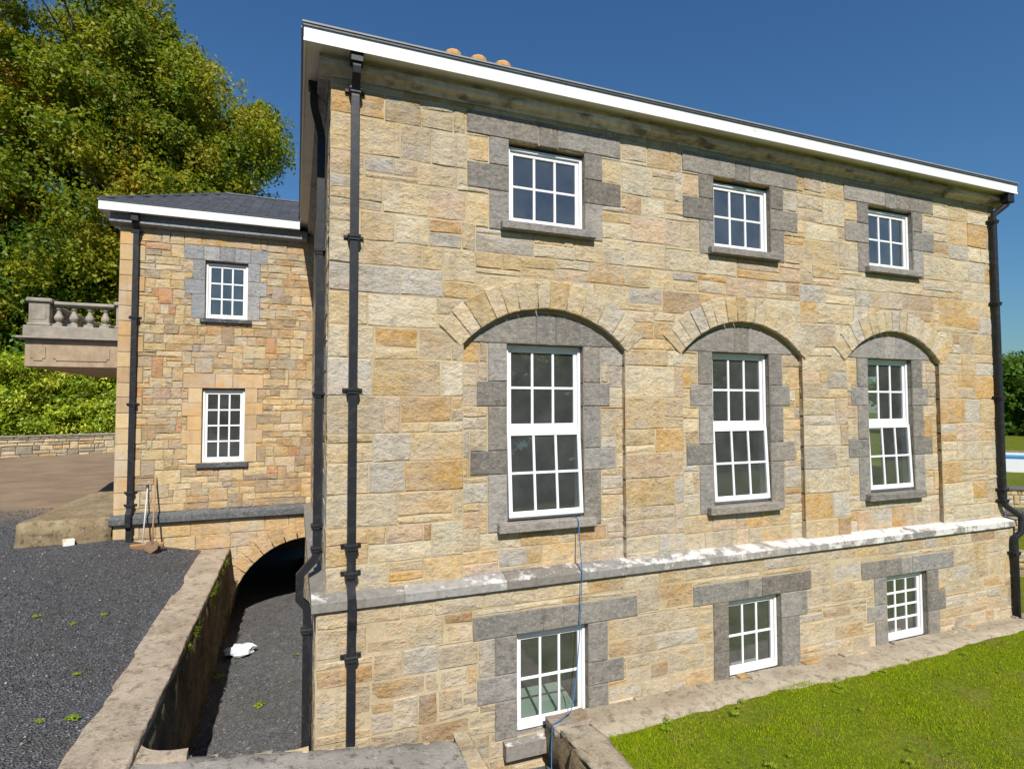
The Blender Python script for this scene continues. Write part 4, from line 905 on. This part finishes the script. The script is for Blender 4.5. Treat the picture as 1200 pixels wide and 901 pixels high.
# ------------------------------------------------------------------ plants
def quads(P, Nn, s, asp, r):
    """one leaf quad per point: centre P, normal Nn, half-size s"""
    n = len(P); a = r.normal(size=(n, 3)); t = np.cross(Nn, a); t /= np.linalg.norm(t, axis=1)[:, None]+1e-9; b = np.cross(Nn, t)
    t = t*s[:, None]; b = b*(s*asp)[:, None]
    V = np.stack([P-t, P+b*.9-t*.1, P+t, P-b*.9-t*.1], 1).reshape(-1, 3); return V, np.arange(4*n).reshape(-1, 4)
def crown(parent, name, clumps, per, leaf, pal, r, mat='leaf', flat=.5, up=.7, asp=.62, low=.25):
    """clumps: array of x,y,z,radius ; sprays of leaves on rough flattened shells"""
    C = np.asarray(clumps); m = len(C); n = m*per; ci = np.repeat(np.arange(m), per)
    d = r.normal(size=(n, 3)); d[:, 2] = np.where(r.random(n) < low, d[:, 2], np.abs(d[:, 2])*.9-.25); d /= np.linalg.norm(d, axis=1)[:, None]
    rad = C[ci, 3]*(.45+.6*r.random(n)**.6)*(1+.25*np.sin(d[:, 0]*7+ci)+.2*np.sin(d[:, 1]*9+ci*2.3))
    P = C[ci, :3]+d*rad[:, None]*np.array((1, 1, flat))
    N = d*.7+np.array((0, 0, up))+r.normal(size=(n, 3))*.55; N /= np.linalg.norm(N, axis=1)[:, None]
    s = leaf*(.6+.8*r.random(n)); V, Fc = quads(P, N, s, asp, r)
    pal = np.array([lin(p) for p in pal]); cc = pal[r.integers(0, len(pal), m)][ci]*.55+pal[r.integers(0, len(pal), n)]*.45
    cc = cc*(.75+.5*r.random(n))[:, None]
    return npmesh(name, V, Fc, mat, np.repeat(cc, 4, 0), parent)
def tree(name, label, cat, base, ctr, rad, nc, per, leaf, pal, seed, group=None, clr=(1.3, 2.3), lumps=None, trunk=.5, mat='leaf', flat=.9):
    r = np.random.default_rng(seed); t = thing(name, label, cat, base, group); C = []
    ctr = np.array(ctr); rad = np.array(rad)
    while len(C) < nc:
        d = r.normal(size=3); d /= np.linalg.norm(d); k = r.random()**.26
        wob = 1+.13*math.sin(3*d[0]+seed)+.11*math.sin(5*d[2]+2*d[1])
        p = ctr+d*rad*k*wob
        if p[2] < base[2]+1.2: continue
        C.append((*p, r.uniform(*clr)))
    crown(t, 'crown', C, per, leaf, pal, r, mat, flat, .25, .62, .75)
    tr = MB(); b = np.array(base); top = np.array((ctr[0], ctr[1], ctr[2]+.3*rad[2])); pts = [b+(top-b)*k+np.array((.3*math.sin(k*5+seed), .3*math.cos(k*4+seed), 0))*k for k in np.linspace(0, 1, 8)]
    tr.tube([tuple(p) for p in pts], trunk, 9, rads=[trunk*(1.25-1.1*k) for k in np.linspace(0, 1, 8)]); tr.build('trunk', 'bark', t, True)
    lb = MB()
    for i in range(min(len(C), 46)):
        c = np.array(C[i][:3]); k = r.uniform(.25, .85); s0 = b+(top-b)*k; mid = (s0+c)/2+np.array((0, 0, .12*np.linalg.norm(c-s0)))
        q = trunk*r.uniform(.22, .4)*(1.1-k*.6); lb.tube([tuple(s0), tuple(mid), tuple(c)], q, 6, rads=[q, q*.6, q*.15])
    lb.build('limbs', 'bark', t, True); return t
GREENS = [(112,132,36),(130,144,40),(94,118,34),(154,158,46),(168,162,48),(80,108,34)]
BEECH = GREENS+GREENS+[(164,150,46),(156,146,44),(180,146,48)]
tree('beech_tree', 'huge spreading beech tree with yellowing leaves rising behind the wing', 'tree', (-9.0, 34, -2), (-10.2, 34, 14.6), (8.6, 8, 12.2), 540, 700, .115, BEECH, 3, None, (.8, 1.6), trunk=.75)
tree('maple_tree', 'broad tree turning orange at the top beside the great beech', 'tree', (-19.5, 31, -2), (-19.3, 31, 11.0), (5.6, 5, 9.0), 140, 750, .115, GREENS+[(196,128,40),(190,110,36),(168,138,42)], 8, None, (1.1, 2.0), trunk=.5)
tree('copper_tree', 'small orange autumn tree showing beside the beech crown', 'tree', (-18.6, 35, -2), (-18.4, 35, 19.0), (3.0, 3, 4.2), 60, 750, .115, [(206,140,44),(214,150,50),(196,120,36),(160,130,40)], 9, None, (1.0, 1.8), trunk=.35)
DARK = [(74,104,32),(88,120,38),(104,134,42),(64,92,30)]
for i, (x, y, z, rx_, rz_) in enumerate(((-14.8, 31.5, 4.6, 4.2, 5.6), (-9.0, 35, 3.6, 4.5, 5.6), (-21, 31, 5.5, 4.5, 7.0))):
    tree('holly_tree', ('dark green understorey tree between the maple and the beech trunk', 'dark green understorey tree hidden low behind the wing', 'dark green understorey tree at the edge of the wood')[i], 'tree', (x, y, -2), (x, y, z), (rx_, 3.5, rz_), 95, 650, .12, DARK, 20+i, 'understorey trees behind the wing', (1.0, 1.9), trunk=.3)
LAUREL = [(172,184,44),(150,170,40),(190,194,58),(124,152,38),(204,202,76),(98,128,34)]
def shrub(name, label, cat, base, rad, nc, per, leaf, pal, seed, group, mat='glossy_leaf'):
    r = np.random.default_rng(seed); t = thing(name, label, cat, base, group); C = []; rad = np.array(rad)
    while len(C) < nc:
        d = r.normal(size=3); d[2] = abs(d[2]); d /= np.linalg.norm(d); k = r.random()**.3
        p = np.array(base)+d*rad*k*(1+.15*math.sin(4*d[0]+seed)); C.append((*p, r.uniform(.45, .85)))
    crown(t, 'foliage', C, per, leaf, pal, r, mat, .7, .5, .5)
    s = MB()
    for i in range(7):
        c = C[i]; s.tube([tuple(np.array(base)+np.array((r.uniform(-.3, .3), r.uniform(-.3, .3), -.1))), c[:3]], .04, 5, rads=[.05, .015])
    s.build('stems', 'bark', t); return t
for i in range(6):
    u = (.07, .24, .42, .6, .78, .96)[i]*Lw; q = P0+du*u+np.array((-du[1], du[0]))*(2.7+.6*(i % 2)); hh = (3.6, 4.4, 4.9, 4.6, 5.0, 4.4)[i]
    shrub('laurel_bush', 'bright yellow-green laurel bush growing above the low garden wall', 'bush', (q[0], q[1], -1.9), (2.9, 2.2, hh+.9), 190, 230, .085, LAUREL, 40+i, 'laurel bushes above the garden wall')
# right-hand background trees
for i, (x, y, z, rr_) in enumerate(((108, 47, 1.6, 7.5), (118, 43, 1.2, 6.5), (101, 58, 2.5, 8.0), (126, 36, 2.0, 7), (92, 72, 3, 8), (128, 52, 3.5, 9))):
    tree('field_tree', 'rounded dark tree in the wood beyond the far lawn', 'tree', (x, y, -4.5), (x, y, z), (rr_, 6, 5.6), 60, 200, .42, DARK+[(96,118,40)], 60+i, 'wood beyond the far lawn', (1.6, 2.8), trunk=.4)

# weeds
def weed(x, y, z, s, seed):
    r = np.random.default_rng(seed); n = 60; a = r.uniform(0, 6.28, n); d = s*r.random(n)**.7; P = np.stack([x+np.cos(a)*d, y+np.sin(a)*d, z+.02+.5*(s-d)*r.random(n)], -1)
    N = np.stack([np.cos(a)*.4, np.sin(a)*.4, np.ones(n)], -1)+r.normal(size=(n, 3))*.3; N /= np.linalg.norm(N, axis=1)[:, None]
    V, Fc = quads(P, N, s*.22*(.6+.8*r.random(n)), .5, r); c = np.array([lin(p) for p in ((150,170,40),(120,150,36),(170,180,60))])[r.integers(0, 3, n)]
    o = npmesh('weed', V, Fc, 'leaf', np.repeat(c, 4, 0)); return o
for i, (x, y, s) in enumerate(((-3.95, 2.6, .06), (-3.45, 2.45, .06), (-3.2, 3.0, .06), (-2.9, .8, .06), (-2.62, -.25, .08), (-2.9, -.3, .05))):
    o = weed(x, y, float(yard_z(x, y)), s, i); o['label'] = 'tiny green weed sprouting from the yard gravel'; o['category'] = 'weed'; o['group'] = 'weeds in the yard'
for i, (x, y, s) in enumerate(((-.91, 3.17, .11), (-1.72, 4.6, .10), (-.3, 5.1, .05))):
    o = weed(x, y, -5.11, s, 20+i); o['label'] = 'small green weed growing on the passage floor'; o['category'] = 'weed'; o['group'] = 'weeds in the passage'
r = np.random.default_rng(4)      # moss on the inner lip of the retaining wall
n = 1500; yy = r.uniform(1.5, 7.4, n)**1.0; P = np.stack([-1.83+r.normal(size=n)*.02, yy, -3.40-np.abs(r.normal(size=n))*.10], -1); k = np.sin(yy*3.1)+.6*np.sin(yy*7.7) > .1; P = P[k]; n = len(P)
N = np.tile((.8, -.2, .5), (n, 1))+r.normal(size=(n, 3))*.4; N /= np.linalg.norm(N, axis=1)[:, None]; V, Fc = quads(P, N, .012+.018*r.random(n), .7, r)
npmesh('moss', V, Fc, 'leaf', np.repeat(np.array([lin((120, 130, 40)), lin((90, 104, 34))])[r.integers(0, 2, n)], 4, 0), ret, kind='stuff')
# lawn grass
def grass(n, seed):
    r = np.random.default_rng(seed); w = r.random(n)
    x = 3.6+11.2*r.random(n)**1.15; y = -.66-6.0*r.random(n)**1.35
    k = (y < -.66-.07*np.sin(x*2.3)-.05*np.sin(x*7)) & ((x > 3.68) | (y < -9))
    pat = np.sin(x*1.7+y*2.3)+np.sin(x*3.1-y*1.1+1)+np.sin(x*.9+y*4.1); k &= r.random(n) < np.clip(.95-.42*np.clip(pat-.6, 0, 9), .12, 1)
    x, y, pat = x[k], y[k], pat[k]; n = len(x); z = lawn_z(x, y); h = (.012+.026*r.random(n))*(1+.35*np.sin(x*2+y*3)*np.sin(x*.9-y*1.7)); h *= np.where(r.random(n) < .02, 1.9, 1); a = r.uniform(0, 6.28, n); wd = .0035+.004*r.random(n); le = r.uniform(.2, .9, n)*h; b = r.uniform(0, 6.28, n)
    B = np.stack([x, y, z-.004], -1); s = np.stack([np.cos(a)*wd, np.sin(a)*wd, 0*a], -1); T = B+np.stack([np.cos(b)*le, np.sin(b)*le, h], -1)
    V = np.stack([B-s, B+s, T], 1).reshape(-1, 3); Fc = np.arange(3*n).reshape(-1, 3)
    pal = np.array([lin(p) for p in ((142,164,14),(158,174,20),(126,152,12),(172,180,34),(148,162,22))]); c = pal[r.integers(0, 5, n)]*(.8+.4*r.random(n))[:, None]
    c = np.where((r.random(n) < np.clip(.05+.16*(pat-.5), .03, .55))[:, None], np.array(lin((160, 140, 60))), c)
    npmesh('grass', V, Fc, 'grass_blade', np.repeat(c, 3, 0), None, kind='stuff', label='short sunlit green grass of the front lawn', category='grass')
grass(260000, 6)
for i in range(22):
    x = RNG.uniform(3.8, 13); y = RNG.uniform(-1.0, -.72) if i < 15 else RNG.uniform(-3, -1); o = weed(x, y, -4.47, RNG.uniform(.04, .08), 50+i); o['label'] = 'leafy weed growing in the front lawn near the paved strip' if i < 15 else 'broad-leaved weed growing out in the lawn'; o['category'] = 'weed'; o['group'] = 'weeds along the strip' if i < 15 else 'weeds in the lawn'

# ------------------------------------------------------------------ garden beyond the right corner
pool = thing('raised_pool', 'raised white-walled swimming pool of blue water on the far lawn', 'pool', (48, 18, -4.5))
d1 = np.array((.62, -.785)); d2 = np.array((.785, .62)); O = np.array((44.3, 19.6))
def q4(a0, a1, b0, b1, z0, z1):
    c = [O+d1*a+d2*b for a, b in ((a0, b0), (a1, b0), (a1, b1), (a0, b1))]; return MB().add([(*p, z0) for p in c]+[(*p, z1) for p in c], [(0,3,2,1),(4,5,6,7),(0,1,5,4),(1,2,6,5),(2,3,7,6),(3,0,4,7)])
for a in ((-1, 12, 0, .3), (-1, -.7, .3, 7), (11.7, 12, .3, 7), (-1, 12, 7, 7.4)): q4(*a, -4.6, -3.62).build('pool_wall', 'white_render', pool)
q4(-.69, 11.69, .31, 6.99, -4.5, -3.70).build('water', 'pool_water', pool); q4(-1, 12, 7.41, 8.4, -4.6, -3.50).build('terrace_edge', 'step_concrete', pool)
def garden_wall(name, label, P, Q, h, th, z0, seed, mat='stone', cop=True):
    P = np.array(P, float); Q = np.array(Q, float); L_ = np.linalg.norm(Q-P); e = (Q-P)/L_; F_ = Frame((P[0], P[1], z0), (e[0], e[1], 0), (e[1], -e[0], 0)); t_ = thing(name, label, 'wall', ((P[0]+Q[0])/2, (P[1]+Q[1])/2, z0))
    m = MB()
    for dd in (-.02, -th): m.add([F_.p(0, -.1, dd), F_.p(L_, -.1, dd), F_.p(L_, h, dd), F_.p(0, h, dd)], [(0, 1, 2, 3)])
    m.add([F_.p(0, h, -.02), F_.p(L_, h, -.02), F_.p(L_, h, -th), F_.p(0, h, -th)], [(0, 1, 2, 3)]); m.add([F_.p(0, -.1, -.02), F_.p(0, h, -.02), F_.p(0, h, -th), F_.p(0, -.1, -th)], [(0, 1, 2, 3)])
    b_ = m.build('wall_body', 'mortar_grey', t_)
    for (a, c, z0_, z1_) in layout(0, L_, -.06, h, lambda U, Z: U < -9, (.14, .25), (.2, .5), seed=seed):
        q = MB(); poly_stone(q, F_, rect(a+.01, c-.01, z0_+.01, z1_-.01), .02+RNG.uniform(0, .03), -.1, .02, pick(PAL_RUB), .012, .02); q.build('stone', mat, b_)
    u = 0
    while cop and u < L_: w = RNG.uniform(.8, 1.3); q = MB(); poly_stone(q, F_, rect(u, min(u+w, L_)-.015, h+.002, h+.16), .09, -th-.05, .02, lin((128, 124, 122), .6), .006, .006); q.build('coping_stone', 'limestone', t_); u += w
garden_wall('terrace_wall', 'low garden wall with broad grey coping slabs beyond the right downpipe', (23.4, 5.6), (26.6, 2.9), .62, .5, -4.5, 91, 'dressed_stone')
garden_wall('terrace_wall', 'second low wall with pale grey coping standing farther back on the lawn', (28.4, 9.6), (33.0, 6.2), .75, .5, -4.5, 92, 'dressed_stone')
garden_wall('rubble_wall', 'short rough brown rubble wall near the right corner of the house', (17.2, 2.3), (19.6, .6), .62, .4, -4.5, 93, 'stone', False)
tree_r = np.random.default_rng(2)
# woodland added behind the camera for the pane reflections; haze put into its palette
r = np.random.default_rng(77); C = []
for i in range(700): C.append((r.uniform(-90, 150), r.uniform(-95, -78), r.uniform(-4, 10)+2*math.sin(i), r.uniform(3, 5)))
crown(None, 'woodland', C, 90, 1.1, [(120,140,70),(104,126,62),(134,150,84)], r); o = bpy.data.objects['woodland']; o['kind'] = 'stuff'; o['label'] = 'distant belt of haze-pale woodland added for the window reflections'; o['category'] = 'woodland'

# fallen leaves on lawn and yard
def litter(name, label, x, y, zf, seed, size, pal):
    r = np.random.default_rng(seed); n = len(x); P = np.stack([x, y, zf(x, y)+.012], -1); N = np.tile((0, 0, 1.0), (n, 1))+r.normal(size=(n, 3))*.35; N /= np.linalg.norm(N, axis=1)[:, None]
    V, Fc = quads(P, N, size*(.6+.8*r.random(n)), .6, r); c = np.array([lin(p) for p in pal])[r.integers(0, len(pal), n)]
    npmesh(name, V, Fc, 'leaf', np.repeat(c, 4, 0), None, kind='stuff', label=label, category='leaves')
r = np.random.default_rng(12); litter('fallen_leaves', 'scattered brown fallen leaves on the front lawn', r.uniform(3.8, 13, 260), -.7-3.5*r.random(260)**1.2, lambda x, y: lawn_z(x, y)+.015, 1, .022, ((150,110,60),(176,140,84),(120,90,56),(190,170,120)))
litter('yard_leaves', 'tiny dry leaves scattered on the yard gravel', r.uniform(-8, -2.5, 130), r.uniform(-2, 7.4, 130), yard_z, 2, .02, ((160,116,60),(190,150,90),(150,150,60),(120,90,56)))
